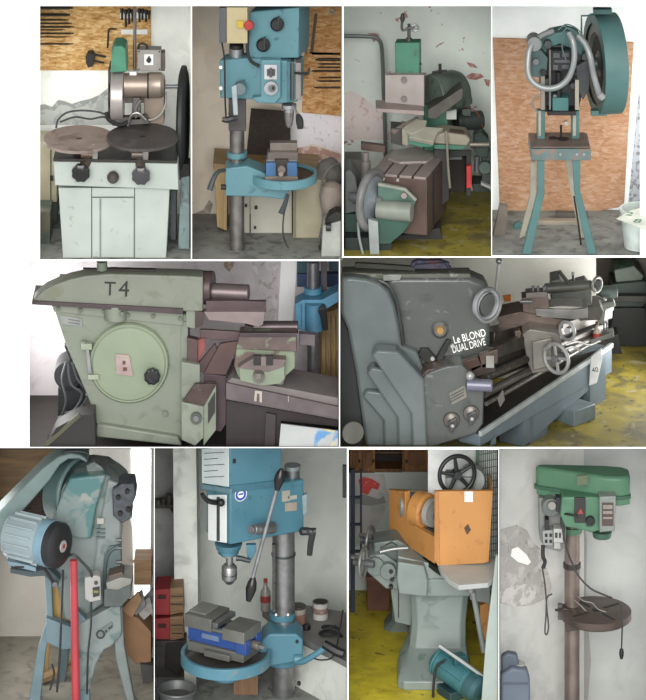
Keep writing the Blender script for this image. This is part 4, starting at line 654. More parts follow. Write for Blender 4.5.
# ================================================================ bay: long centre lathe
def bay6():
    B = 4.6
    GR = mat('6d716d', .33, .25, .12, 3., [('595c58', 6., .56, .7), ('8a8d88', 13., .64, .7)], name='lathe_grey'); LG = mat('76807f', .35, .15, .1, 3., name='cover_grey'); BRN = mat('7d6d64', .35, .5, .3, 6., name='oily_steel'); BED = mat('6d6861', .3, .7, .35, 8.); SLV = mat('c6c7c4', .35, .4, .12, name='bright_steel'); DRK = mat('232321', .6); BLG = mat('7b8b95', .45, 0, .12, 4.)
    t = T('centre_lathe', 'long grey centre lathe with rounded headstock, tray and painted white lettering', 'lathe', P(460, 445, .9))
    # end cover: stepped and round shouldered
    d = .35
    sh = [(341, 278), (352, 277.5), (366, 279), (379, 283), (389, 292), (395, 306), (399, 325), (402, 346), (417, 352), (432, 392), (436, 447), (366, 447), (362, 418), (356, 372), (348, 330), (341, 314)]
    ob('end_cover', M().fp(d, sh, .2), LG, t, 3.)
    for dd, pts in ((.08, [(362, 397), (367, 390), (440, 400), (440, 447), (384, 447), (383, 421)]), (.17, [(366.5, 374), (372, 367), (440, 380), (440, 447), (398, 447), (397, 418)]), (.26, [(371.5, 356), (377, 350), (398, 351.5), (424, 380), (428, 447), (412, 447), (411, 414)])): ob('cover_step', M().fp(d-dd, pts, .2), LG, t, 2.5)
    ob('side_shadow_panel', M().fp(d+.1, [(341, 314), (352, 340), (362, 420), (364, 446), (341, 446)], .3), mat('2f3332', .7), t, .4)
    # headstock: barrel shaped casting
    hp = [(384, 296), (384, 283), (392, 277), (470, 277), (484, 283), (489, 292), (490, 346), (480, 366), (420, 372), (403, 368), (399, 330), (394, 306)]
    ob('headstock', M().fp(d+.12, hp, .3), GR, t, 5.); ob('cover_seam', M().tb([(379, 280, d-.01), (390, 287, d-.02), (397, 303, d-.02), (400, 322, d-.02), (403, 345, d-.02)], 1.6), mat('474b48', .4, .3), t, 0)
    lid = ob('top_lid', M().fp(d+.14, [(342, 273), (352, 272.5), (391, 274), (408, 274), (470, 273.5), (471, 279.5), (395, 281), (380, 280), (342, 277)], .2), mat('77786c', .4, .3, .2, 5., [('a9aca2', 9., .58, .64)]), t, .8); ob('lid_plate', M().fp(d+.1, [(383, 275), (402, 274.5), (400, 280.5), (383, 281)], .05), mat('b5b8b0', .3, .5), lid, .3)
    q = ob('sight_glass', M().lathe([(0, .085), (.03, .085), (.05, .06)], P(440, 329, d+.12), (0, -1, 0), 36), mat('8d8e8a', .3, .6), t, .2); ob('amber_lens', M().lathe([(.03, .045), (.06, .035)], P(440, 329, d+.1), (0, -1, 0), 28), mat('c39a55', .25), q, 0)
    for pts, kx, ky in (([(418, 355), (421, 349), (428, 349), (437, 359), (432, 363), (424, 362)], 432.5, 359), ([(436, 359), (440, 351), (447, 340), (451, 341), (445, 354), (441, 363)], 452.5, 346.5)):
        l = ob('shift_lever', M().fp(d+.06, pts, .07), mat('33332f', .4, .2), t, .6); ob('white_tip', M().cy(kx, ky, 2, d+.04, .03), mat('d9d9d3', .4), l, 0)
    pl = FP(d+.12)
    for s_, x, y, z in (('Le BLOND', 469.5, 336.5, 7.2), ('DUAL DRIVE', 468.8, 345.8, 7.0)):
        b = TXT(s_, FP(d+.118), x, y, z*1.04, 14, .008, xs=.68 if s_[0] == 'L' else .6); ob('painted_lettering', b, mat('f4f4ee', .5, var=0, k=1), t, 0)
    # spindle nose / chuck ring
    ob('chuck', M().lathe([(-.1, .1), (.0, .17), (.05, .17), (.06, .14), (.02, .12)], P(486, 305, d+.05), (.6, -.8, 0), 40), SLV, t, .3); ob('chuck_ring', M().tor(P(486, 304, d-.04), (.6, -.8, 0), .145, .03, 40), CHROME, t, 0)
    ob('chuck_bore', M().lathe([(0, .11), (.01, .11)], P(488, 305, d-.01), (.6, -.8, 0), 32), mat('7d7f7c', .3, .8), t, 0)
    # quick change gearbox
    ob('feed_gearbox', M().fp(d-.2, [(420, 380), (430, 372), (448, 366), (462, 365), (474, 378), (484, 386), (483, 424), (476, 434), (432, 447), (424, 447), (419, 420)], .5), GR, t, 1.5); ob('gearbox_lid', M().fp(d-.16, [(418, 379), (427, 370), (452, 364), (466, 370), (470, 378), (452, 386), (436, 393), (425, 386)], .3), mat('6b5b52', .35, .35, .2), t, 1)
    for pts in ([(449, 393), (465, 385), (467, 397), (452, 405)],): ob('data_plate', M().fp(d-.22, pts, .02), mat('9c9a90', .35, .4), t, .1)
    for i in range(3): ob('plate_line', M().fp(d-.226, [(451, 395.5+i*3), (464, 388.5+i*3), (464, 389.5+i*3), (451, 396.5+i*3)], .008), mat('55534c'), t, 0)
    for x, y in ((451.5, 420), (471, 413)):
        k = ob('selector_dial', M().lathe([(0, .085), (.03, .08), (.05, .05)], P(x, y, d-.2), (0, -1, 0), 28), mat('7d7771', .35, .5), t, .3); ob('selector_lever', M().fp(d-.28, [(x-4, y+2), (x+5, y-2), (x+6, y+4), (x+1, y+13), (x-2, y+12)], .05), mat('6b6964', .3, .6), k, .8); ob('lever_ball', M().sph(P(x+1, y+6, d-.3), .022), SLV, k, 0)
    k = ob('roller_handle', M().cx(467, 492, 384.5, 6, d-.25, -8, n=24), mat('8c8b9c', .35, .4), t, .8); ob('ball_end', M().sph(P(470, 376, d-.25), .045), SLV, k, 0)
    for pts, c in (([(461, 362), (478, 357), (482, 367), (470, 373), (462, 371)], '5a443a'), ([(479, 355), (498, 349), (498, 363), (482, 369)], '6d5b50'), ([(470, 368), (494, 360), (496, 372), (474, 378)], '4d3f38')): ob('gear_block', M().fp(d-.1, pts, .08), mat(c, .4, .4, .3), t, .8)
    ob('block_plate', M().rc(d-.12, 486, 356, 494, 368, .03), mat('b5b3aa', .4, .3), t, .2)
    # bed: two ways, lead screw and feed rod running back to the right
    A = lambda x, y, dd: P(x, y, dd)
    def rail(nm, p, q, w, h, m, bev=.4): return ob(nm, M().bar(A(*p), A(*q), w, h), m, t, bev)
    rail('bed_way', (486, 336, .75), (606, 304, 2.9), .2, .1, BED); rail('bed_way', (486, 352, .45), (606, 311, 2.6), .16, .12, BED)
    rail('bed_side', (484, 368, .4), (604, 322, 2.55), .1, .26, mat('3b3733', .45, .4, .3)); ob('lead_screw', M().cyl(A(484, 377, .25), A(604, 325, 2.4), .045), mat('6d6863', .3, .7, .4, 30.), t, 0); ob('feed_rod', M().cyl(A(484, 394, .2), A(602, 332, 2.35), .042), mat('7d7a75', .3, .7), t, 0); ob('control_rod', M().cyl(A(486, 404, .18), A(602, 337, 2.3), .022), mat('8f8c86', .3, .7), t, 0)
    ob('rod_guide', M().fp(.2, [(497, 398), (503, 390), (505, 400), (500, 408)], .05), mat('75706a', .4, .4), t, .4)
    # chip tray and base
    ob('chip_tray', M().add([A(482, 433, .16), A(612, 344, 2.5), A(602, 340, 2.8), A(484, 396, .7), A(482, 435, .16), A(612, 346, 2.5), A(602, 342, 2.8), A(484, 398, .7)], [[0, 1, 2, 3], [7, 6, 5, 4], [0, 4, 5, 1], [1, 5, 6, 2], [2, 6, 7, 3], [3, 7, 4, 0]]), mat('2c2823', .4, .3, .35), t, 0)
    ob('tray_rim', M().bar(A(480, 434, .12), A(612, 345, 2.45), .035, .05), mat('c3cbcb', .4, .1), t, .3)
    z = FZ[6]
    def panel(nm, p, q, zb0, zb1, m, w=.25):
        p, q = A(*p), A(*q); n = V((-(q-p).y, (q-p).x, 0)).normalized()*w
        return ob(nm, M().ext([p, q, V((q.x, q.y, zb1)), V((p.x, p.y, zb0))], n), m, t, .6)
    panel('base_side', (480, 435, .16), (612, 347, 2.47), A(480, 446.5, .16).z, A(612, 372, 2.47).z, BLG); panel('lower_side', (524, 406, .93), (596, 358, 2.19), z+.01, A(596, 384, 2.19).z, BLG, .3)
    p0, q0 = (505, 434, .52), (541, 405, 1.15)
    panel('pedestal', (530, 402.5, 1.03), (548, 391, 1.35), z, z, mat('6c7c86', .45, 0, .12), .5); panel('pedestal', (590, 368, 2.05), (606, 355, 2.36), z, z, mat('6a7a83', .45, 0, .12), .4)
    ob('foot_block', M().box((A(574, 408, 1.8).x, A(574, 408, 1.75).y, z+.08), .34, .3, .16, 45), mat('7d8d92', .5), t, 1)
    ob('inspection_plate', M().fp(.3, [(491, 441), (496, 435), (496, 444), (490, 446.5)], .02), mat('5c6a72'), t, .2)
    # carriage with apron, cross slide, tool post
    c = 1.25
    ob('saddle', M().fp(c-.05, [(497, 317), (520, 312), (563, 320), (563, 328), (545, 334), (500, 324)], .35), BRN, t, .5); ob('saddle_wing', M().fp(c-.2, [(490, 338), (520, 330), (526, 342), (500, 353), (490, 352)], .3), mat('7d6a62', .3, .5, .25), t, .6)
    ob('apron', M().fp(c-.3, [(522, 334), (530, 329), (558, 333), (562, 340), (561, 362), (548, 372), (532, 374), (527, 362)], .3), mat('8a857c', .35, .4, .3), t, 1.2); ob('apron_face', M().fp(c-.34, [(532, 342), (552, 338), (552, 366), (533, 371)], .08), mat('97938a', .35, .4, .25), t, 1)
    hw = ob('hand_wheel', M().tor(P(556.5, 358.5, c-.48), (-.62, -.78, .0), .145, .02, 40), SLV, t, 0)
    wc = P(556.5, 358.5, c-.47); wa = V((.62, .78, 0)).normalized(); u = wa.orthogonal().normalized(); v_ = wa.cross(u)
    for i in range(4):
        e = u*math.cos(i*math.pi/2+.5)+v_*math.sin(i*math.pi/2+.5); ob('spoke', M().bar(wc, wc+e*.14, .03, .02, wa), SLV, hw, .3)
    ob('hub', M().cyl(wc-wa*.05, wc+wa*.2, .035), GREY, hw, .2); ob('crank_grip', M().cyl(wc-v_*.13-wa*.1, wc-v_*.13, .016), SLV, hw, 0)
    ob('side_wheel', M().tor(P(567, 331, c-.2), (-.6, -.8, 0), .09, .018, 32), SLV, t, 0); ob('side_wheel_hub', M().cyl(P(567, 331, c-.25), P(569, 329, c), .03), GREY, t, 0)
    for pts in ([(560, 352), (572, 347), (581, 351)], [(572, 340), (588, 345)], [(566, 345), (578, 342), (590, 345), (600, 341)]): ob('control_lever', M().tb([(x, y, c-.25) for x, y in pts], 1.2), SLV, t, 0)
    ob('compound_slide', M().fp(c-.05, [(535, 309), (572, 310), (588, 308), (588, 318), (574, 319.5), (536, 317)], .3), mat('9c9b96', .35, .5, .2), t, .5); ob('top_slide', M().fp(c, [(536, 309), (560, 306), (585, 307), (585, 311), (536, 311)], .25), mat('b3b0aa', .35, .4), t, .3)
    tp = ob('tool_post', M().fp(c, [(522, 298), (548, 296), (550, 309), (538, 316), (523, 313)], .2), BRN, t, .6); ob('tool_post_top', M().fp(c, [(526, 293), (547, 292), (547, 297), (526, 299)], .15), mat('8b837a', .35, .5), tp, .3)
    for x in (533, 538, 544): ob('clamp_bolt', M().cz(x, 286, 293, 1.5, c+.05, 10), GREY, tp, 0)
    ob('tool_bit', M().cx(520, 532, 301.5, 1.6, c-.02), GREY, tp, 0)
    # tailstock
    s_ = 2.0
    ts = ob('tailstock', M().fp(s_, [(551, 281), (560, 279), (566, 290), (586, 284), (592, 292), (592, 306), (585, 312), (553, 312), (551, 300)], .3), mat('83877f', .4, .3, .2), t, 1); ob('quill', M().cx(545, 592, 288.5, 5, s_-.05, 12), mat('8f9189', .35, .5), ts, .5); w2 = ob('hand_wheel', M().tor(P(597, 284.5, s_-.05), (.75, -.66, 0), .075, .016, 32), SLV, t, 0); ob('hub', M().cyl(P(593, 286, s_), P(598, 284, s_-.08), .035), GREY, w2, 0)
    for pts, r in (([(559, 271), (563, 276), (569, 284)], 1.9), ([(596, 296), (604, 299)], 1.5), ([(573, 274), (573.5, 281)], 1.3)): ob('clamp_lever', M().tb([(x, y, s_-.1) for x, y in pts], r), mat('6a6964', .35, .5), ts, 0)
    ob('lever_ball', M().sph(P(573, 273.5, s_-.1), .018), SLV, ts, 0); ob('lever_ball', M().sph(P(604.5, 299, s_-.1), .022), SLV, ts, 0)
    ob('tailstock_base', M().fp(s_-.05, [(556, 310), (600, 306), (604, 312), (600, 320), (560, 322)], .35), mat('75716a', .4, .4, .3), t, .5); ob('end_bracket', M().fp(2.3, [(596, 316), (603, 303), (614, 302), (616, 306), (606, 310), (602, 338), (596, 340)], .15), mat('949a92', .45, .1), t, .6)
    ob('rear_motor', M().cx(599, 617, 292, 6, 2.5, 8), mat('55645e', .5), t, .8)
    sl_ = ob('start_lever', M().tb([(495, 306, c-.35), (496, 290, c-.35), (498, 268, c-.35), (499, 262, c-.35)], 1.5), SLV, t, 0); ob('lever_ball', M().sph(P(499, 261, c-.35), .033), CHROME, sl_, 0)
    for x in (604, 607): ob('control_stick', M().cz(x, 322, 333, .9, 2.1, 8), GREY, t, 0)
    ob('control_shelf', M().fp(2.05, [(590, 340), (614, 332), (614, 337), (591, 344)], .15), mat('8d8f8a', .4, .3), t, .4)
    # things left on and around the lathe
    th('flat_file', M().fp(d+.24, [(355, 263), (382, 264.5), (415, 267), (415, 271), (382, 269.5), (355, 268)], .05), mat('4a4a42', .5, .3, .3), 'dark file lying on the headstock lid at left', 'file')
    th('blue_cloth', M().fp(d+.26, [(412, 263), (418, 260.5), (428, 261), (440, 260.5), (450, 264), (448, 266), (452, 268.8), (410, 269.3)], .08).fp(d+.22, [(416, 265), (444, 263), (449, 269), (413, 269.3)], .06), mat('5a5a70', .9, 0, .4, 14., [('7d5f66', 8., .55, .62)]), 'crumpled blue grey cloth lying on the headstock lid', 'cloth', bev=1)
    th('orange_rag', M().fp(2.4, [(503, 297), (511, 296), (511, 301.5), (504, 302)], .06), mat('f08a3c', .7, k=1), 'small orange rag behind the chuck and tall lever', 'rag')
    b = T('spray_bottle', 'small white bottle with red label standing beside the lathe tailstock', 'bottle', P(597, 343, 2.06))
    ob('body', M().lathe([(0, .035), (.005, .045), (.1, .045), (.14, .02), (.17, .018)], P(597, 341, 2.1), (0, 0, 1)), mat('c9bfb0', .4), b, 0); ob('label', M().lathe([(.03, .047), (.09, .047)], P(597, 341, 2.1), (0, 0, 1), 32, False), mat('c0503f', .5), b, 0); ob('cap', M().lathe([(.17, .02), (.2, .018)], P(597, 341, 2.1), (0, 0, 1)), mat('6f5a4c'), b, 0)
    j = T('hanging_plate', 'white plate marked 40 hanging on the side of lathe base', 'plate', P(596, 384, 2.0))
    ob('body', M().fp(2.02, [(591, 357), (601.5, 349), (602, 361), (597, 383), (589, 386)], .05), mat('d6d9d8', .5, k=.8), j, .5); ob('figures', TXT('40', FP(2.02), 595, 370, 5, 10, .003), mat('3a3c3e'), j, 0)
    th('grinding_wheel', M().cy(340.5, 440, 15, .05, .06, None, 40).add(*([], [])), mat('56564f', .7, 0, .2), 'round grey disc standing in the lower left corner by lathe', 'disc') if 0 else None
    th('stone_disc', M().lathe([(0, .0), (0, .1), (.02, .11), (.05, .11)], V((P(352, 0, .1).x+.0, .1, P(0, 447, 0).z+.12)), (.25, -1, 0), 40), mat('67675f', .75, 0, .2), 'round grey disc standing in lower left corner against the lathe cover', 'disc', bev=.3)
    q = M().ext([P(335, 252, 3.0), P(596, 257.6, 3.0), (P(596, 0, 3.0).x, 3.0, z), (P(335, 0, 3.0).x, 3.0, z)], (0, .05, 0)); st('wall_rear', q, PLAS('e4e4da'))
    # dark machine in the far right, with the hall's unlit end painted dark on the back wall
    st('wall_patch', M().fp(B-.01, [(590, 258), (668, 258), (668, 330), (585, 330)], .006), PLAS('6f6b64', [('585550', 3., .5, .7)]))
    st('wall_patch', M().fp(B-.02, [(618, 262), (646, 258), (668, 262), (668, 285), (640, 290), (618, 282)], .006), PLAS('8f8a80', [('a5654d', 9., .66, .7)]))
    global DOFF; DOFF = .75
    g = T('milling_machine', 'dark milling machine with green head in far right background', 'machine', P(630, 335, 3.4)); DG = mat('3b4a42', .5, .1, .3)
    ob('head', M().rc(3.4, 620, 266, 632, 272, .2), mat('3f7a5c', .5), g, .8); ob('spindle_housing', M().fp(3.35, [(614, 270), (634, 266), (644, 276), (640, 284), (616, 283)], .35), mat('7d8a7c', .5, .1, .2), g, 1); ob('knee', M().fp(3.3, [(612, 284), (646, 281), (648, 300), (640, 312), (612, 308)], .4), DG, g, 1); ob('table', M().rc(3.2, 608, 296, 652, 302, .4), mat('4a4842', .5, .3), g, .5); ob('base', M().fp(3.25, [(614, 308), (645, 308), (650, fy(6, 3.25)), (608, fy(6, 3.25))], .5), mat('262826', .6), g, .8); ob('column', M().rc(3.5, 618, 268, 640, 330, .25), DG, g, .6)
    DOFF = 0.
    th('dark_cabinet', M().fp(3.75, [(601, 338), (618, 334), (622, fy(6, 3.75)), (606, fy(6, 3.75))], .25), mat('2b2d2b', .6), 'low dark box on yellow floor behind the lathe end', 'box')
bay6()
# ================================================================ bay: inclinable press with motor and belt guard
def bay7():
    B = 2.4; z = FZ[7]
    GG = mat('98a5a2', .45, 0, .1, 4., [('6e8582', 6., .55, .66), ('a4a79f', 9., .62, .68)], name='grey_green_paint'); TL = mat('5f8688', .5, 0, .15, 4.); DG = mat('3d4442', .55, .2, .3); BG = mat('7f9aa3', .5, 0, .12, 5.)
    th('wall_board', M().fp(B-.03, [(-18, 449), (79, 449), (68, 480), (40, 520), (-18, 530)], .03), wood('5f4522', '8f6c3c', 'x', 'brown_board', 3.), 'brown wooden panel on the wall behind the belt guard', 'board')
    st('wall_patch', M().fp(B-.006, [(72, 449), (152.5, 449), (152.5, 640), (140, 640), (140, 560), (120, 480)], .004), PLAS('f0f0ec', [('dededa', 3., .5, .7)]))
    w_ = st('window_1', M().fp(B-.02, [(131, 449), (151.5, 449), (150, 596), (134, 596)], .012), mat('ffffff', .3, 0, .0, k=1)); wn = w_.data.materials[0].node_tree.nodes['Principled BSDF']; wn.inputs['Emission Color'].default_value = (1, .98, .95, 1); wn.inputs['Emission Strength'].default_value = 1.2; st('trim_window', M().rc(B-.03, 129.5, 560, 150, 563, .02), mat('d8cfc0', .6))
    th('wall_shelf', M().rc(1.9, 134, 560, 151.5, 585, .3), wood('a07c58', 'c6a27e', 'x', 'shelf_wood'), 'light brown wooden shelf box under the bright window', 'shelf')
    t = T('eccentric_press', 'grey green press with motor, belt guard and flywheel on four legs', 'press', P(80, 690, .9))
    d = .75
    body = [(50, 520), (56, 500), (64, 486), (75, 476), (90, 473), (106, 475), (118, 483), (126, 490), (128, 510), (121, 523), (121, 548), (108, 556), (104, 566), (104, 604), (101, 614), (78, 626), (64, 620), (58, 590), (50, 570)]
    b = ob('frame', M().fp(d+.05, body, .55), GG, t, 3)
    ob('frame_side', M().fp(d-.02, [(97, 540), (104, 500), (108, 480), (119, 484), (127, 491), (121, 523), (121, 549), (109, 552), (105, 560), (103, 604), (92, 612), (92, 590)], .2), mat('9aa5a3', .45, 0, .1, 5., [('80908f', 6., .56, .66)]), t, 2)
    ob('round_cover', M().fp(d-.04, [(54, 523), (57, 510), (62, 495), (70, 479), (84, 477), (106, 475), (101, 490), (96, 510), (91, 539), (80, 539), (68, 536)], .16), mat('94a5a2', .4, 0, .08, 3., [('5f8f90', 4., .47, .54), ('b0b5ae', 6., .62, .7)]), t, 2)
    ob('crown_bracket', M().fp(d+.1, [(86, 466), (94, 462), (102, 467), (107, 475), (88, 477)], .15), mat('8a9492', .5, .1, .3, 14.), t, 1)
    ob('name_tag', M().fp(d-.05, [(97, 518.5), (104, 518.5), (103.5, 524), (97, 524)], .02), mat('cfcabf', .5), t, .1)
    for y in (529, 533, 537): ob('text_plate', M().rc(d-.04, 96, y, 105, y+1.6, .02), mat('6d807e'), t, 0)
    m2 = ob('crank_box', M().fp(d-.1, [(112, 490), (122, 484), (134, 484), (136, 496), (131, 508), (132, 518), (122, 524), (113, 516)], .3), mat('5b6167', .6, .2, .4, 14.), t, 1.5)
    for x, y in ((118, 498), (127, 492), (128, 510), (120, 514)): ob('bolt', M().cy(x, y, 2.4, d-.14, .06, n=8), IRON, m2, .2)
    ob('ram_guide', M().fp(d-.06, [(104, 556), (109, 547), (121, 545), (121, 580), (112, 582), (112, 600), (104, 604)], .2), mat('6f8382', .5, .1, .15), t, 1); 
    for y in (540, 548, 562): ob('guide_bolt', M().cx(116, 122, y, 1.6, d-.08, 0, n=10), GREY, t, .2)
    ob('slide_arch', M().tb([(106, 600, d-.08), (105, 570, d-.08), (109, 553, d-.08), (119, 546, d-.08)], 1.6), mat('55696a', .5), t, 0)
    ob('table', M().fp(d-.3, [(104, 590), (121, 581), (131, 582), (131, 596), (121, 607), (104, 607)], .4), mat('68716f', .45, .2, .2), t, .8); ob('table_plate', M().fp(d-.32, [(106, 583), (121, 577.5), (132, 579), (131, 584), (118, 590), (107, 589)], .35), mat('a5a59d', .4, .3), t, .5); ob('die_block', M().fp(d-.25, [(108, 576), (122, 572), (125, 579), (110, 583)], .2), mat('77655a', .5, .3), t, .5)
    # flywheel and its belt guard
    wc = P(71, 489, d+.35); ax = V((.8, -.6, 0)).normalized()
    f = ob('flywheel', M().lathe([(-.1, .3), (-.08, .36), (.1, .36), (.12, .33), (.06, .3), (.06, .1), (.14, .09), (.14, .0)], wc, ax, 64), mat('4c6664', .5, .1, .2), t, .4); ob('rim_band', M().tor(wc+ax*.11, ax, .335, .02, 56), mat('6d8a86', .45), f, 0)
    ob('belt_guard', M().fp(d+.1, [(-14, 540), (-12, 524), (0, 511), (22, 489), (42, 469), (58, 457), (70, 453.5), (80, 455), (88, 460), (87, 463), (79, 459), (68, 459.5), (60, 465), (50, 480), (30, 503), (12, 523), (2, 540)], .35), mat('8fa5a3', .45, 0, .1), t, 1.5); ob('guard_mesh', M().fp(d+.42, [(8, 528), (50, 478), (66, 460), (80, 460), (80, 526), (50, 530)], .02), mat('4d3a30', .7, .2, .5, 60.), t, 0); ob('guard_bracket', M().tb([(62, 454, d+.1), (66, 452, d+.1), (80, 451.5, d+.1), (88, 454, d+.1), (87, 460, d+.1)], 1.3), DG, t, 0)
    # motor
    a = V((.86, -.5, 0)).normalized(); c = P(53, 544, .35); mr = .215
    mm = ob('motor', M().cyl(c-a*.5, c, mr, None, 48), mat('b3c6cb', .4, 0, .05), t, .6)
    u = V((0, 0, 1)); v = a.cross(u)
    for i in range(16):
        an = math.pi*2*i/16; e = u*math.cos(an)+v*math.sin(an); ob('fin', M().bar(c-a*.46+e*(mr+.008), c-a*.14+e*(mr+.008), .012, .03, e), mat('c9d8dc', .4, 0, .05), mm, .2)
    ob('end_ring', M().cyl(c-a*.1, c+a*.0, mr+.012, None, 48), mat('8fb4c6', .4), mm, .5); ob('fan_cover', M().lathe([(-.06, mr+.008), (.08, mr+.006), (.105, mr-.02), (.12, mr-.09), (.125, .01)], c, a, 48), mat('2b2c2e', .5), mm, 0); ob('round_badge', M().lathe([(.123, .06), (.13, .055)], c, a, 28), mat('c9c2bd', .4), mm, 0); ob('badge_mark', M().lathe([(.13, .028), (.134, .026)], c, a, 4), mat('b5473f', .5), mm, 0)
    ob('motor_foot', M().fp(.32, [(7, 561), (30, 566), (36, 568), (36, 572), (10, 566), (7, 564)], .3), mat('8aa5b0', .45), mm, .6); ob('foot_slot', M().rc(.31, 14, 566.5, 24, 568, .02), IRON, mm, 0)
    ob('motor_bracket', M().fp(.65, [(10, 569), (34, 572), (48, 568), (60, 580), (58, 586), (44, 576), (30, 577), (10, 573)], .2), mat('55666a', .5), t, .6); ob('bracket_bolt', M().tb([(44, 568, .5), (50, 577, .5), (55, 586, .5)], 1.6), IRON, t, 0); ob('bolt_nut', M().cy(55, 585, 3, .46, .06, n=6), GREY, t, .2)
    # red pipe standing in front, switch box and cables
    th('red_pipe', M().cyl((P(74, 640, .42).x+.02, .44, z), P(73.6, 560, .42), .042, .038, 32), mat('b8434c', .4, 0, .1, 5., k=.75), 'tall red pipe standing upright in front of the press', 'pipe', bev=.2)
    s = ob('switch_box', M().fp(.45, [(84.5, 578), (96, 575.5), (100.5, 577), (101, 600), (90, 602.5), (85, 599)], .14), mat('c2c1bb', .45, 0, .05), t, .8); ob('switch_window', M().fp(.44, [(92.5, 588), (99.5, 586.5), (99.5, 596), (93, 597.5)], .02), mat('3b3937', .4), s, .2); ob('indicator', M().cy(96, 583, 2, .44, .02, n=14), mat('55524d'), s, 0); ob('maker_strip', M().rc(.435, 93.5, 590.5, 98.5, 593, .01), mat('8d8a55'), s, 0)
    CB = mat('33373b', .5)
    for pts, r in (([(66, 556, .5), (74, 555, .46), (83, 563, .46), (90, 571, .46), (92, 577, .46)], 1.4), ([(91, 602, .46), (91, 625, .46), (88, 655, .46), (87, 694, .5)], 1.0), ([(63, 570, .55), (61.5, 610, .52), (60, 650, .5), (57, 692, .5)], 1.2), ([(52, 664, .55), (54, 674, .55), (50, 690, .55)], 1.0)): ob('cable', M().tb(pts, r), CB, t, 0)
    # legs
    for pts, dd, mt in (([(44, 568), (51, 568), (53, 620), (46, 650), (40, 705), (28, 705), (38, 648), (47, 620)], .8, BG), ([(77, 610), (88, 622), (88, 650), (90, 707), (78, 707), (78, 650)], .62, BG), ([(112, 622), (122, 606), (124, 645), (134, 700), (140, 707), (128, 707), (116, 660)], .66, mat('8c9896', .45, 0, .1)), ([(60, 624), (70, 630), (68, 664), (64, 690), (58, 690), (60, 660)], 1.25, mat('5f7478', .5))):
        p2 = [(x, min(y, 700+70)) for x, y in pts]; ob('leg', M().fp(dd, p2, .12), mt, t, 1)
    ob('leg_frame', M().fp(.6, [(78, 625), (120, 602), (122, 634), (112, 646), (104, 650), (96, 664), (90, 690), (78, 690)], .18), GG, t, 1.2); ob('leg_cross_bar', M().fp(.72, [(46, 618), (78, 630), (79, 648), (62, 650), (46, 642)], .12), BG, t, .8)
    p = ob('cast_badge', M().fp(.585, [(97, 635), (101, 629), (112, 622), (113, 626), (106, 634), (99, 640)], .012), mat('7f8d8a', .5, .1), t, .2); ob('badge_ring', M().tor(P(100.5, 634.5, .58), (0, -1, 0), .038, .008, 24, 6), mat('3d4746', .5), p, 0)
    for x, y in ((103.5, 633), (106, 631.5), (109.5, 628.5), (111.5, 627)): ob('badge_stroke', M().cy(x, y, 1.1, .575, .012, n=8), mat('333b3a', .5), p, 0)
    # wood and cardboard
    ob('plywood_panel', M().fp(.95, [(50, 568), (70, 572), (71, 628), (51, 622)], .03), wood('b08a45', 'd0ad66', 'z', 'yellow_ply'), t, .2); th('plywood_sheet', M().fp(1.45, [(36, 660), (50, 640), (47, 690), (30, 690)], .03), wood('a8864c', 'c4a468', 'z', 'yellow_ply2'), 'yellow plywood offcut low down behind the left press leg', 'board')
    th('plank', M().bar(P(40, 680, 1.2), P(72, 664, 1.4), .1, .05), wood('a3835a', 'bf9f76', 'x', 'plank2'), 'wooden plank lying on the floor under the press', 'plank')
    bx = T('cardboard_box', 'brown cardboard box with open flaps at right under the window', 'box', P(138, 668, 1.1)); KB = mat('a07a58', .8, 0, .1)
    ob('body', M().fp(1.05, [(122, 612), (138, 618), (151, 632), (151, 662), (136, 664), (124, 650)], .4), KB, bx, .5); ob('flap', M().fp(1.0, [(121, 610), (138, 592), (142, 600), (132, 618)], .03), mat('b28d6a', .8), bx, .2)
    for i, (pts, c) in enumerate((([(128, 603), (142, 590), (146, 606), (136, 616)], '8d8f90'), ([(136, 606), (150, 597), (153, 612), (142, 622)], 'b5b3ad'), ([(142, 600), (153, 588), (153, 602), (148, 610)], '6d7072'))):
        th('folded_sheet', M().fp(1.1+.05*i, pts, .03), mat(c, .7, 0, .3, 12.), ['grey folded sheet leaning at left in the cardboard box', 'pale folded sheet at the front of cardboard box', 'dark folded sheet at far right of cardboard box'][i], 'sheet', 'sheets sticking out of the cardboard box')
    th('floor_scrap', M().fp(1.0, [(140, 664), (153, 666), (153, 682), (143, 684)], .2), mat('4c4a46', .8, 0, .3), 'dark scrap block on floor below the cardboard box', 'scrap')
    th('metal_rod', M().cyl((P(153.0, 690, .6).x, .6, z), P(152.3, 640, .6), .012), GREY, 'thin rod leaning in the corner beside dark scrap', 'rod', bev=0) if 0 else None
bay7()
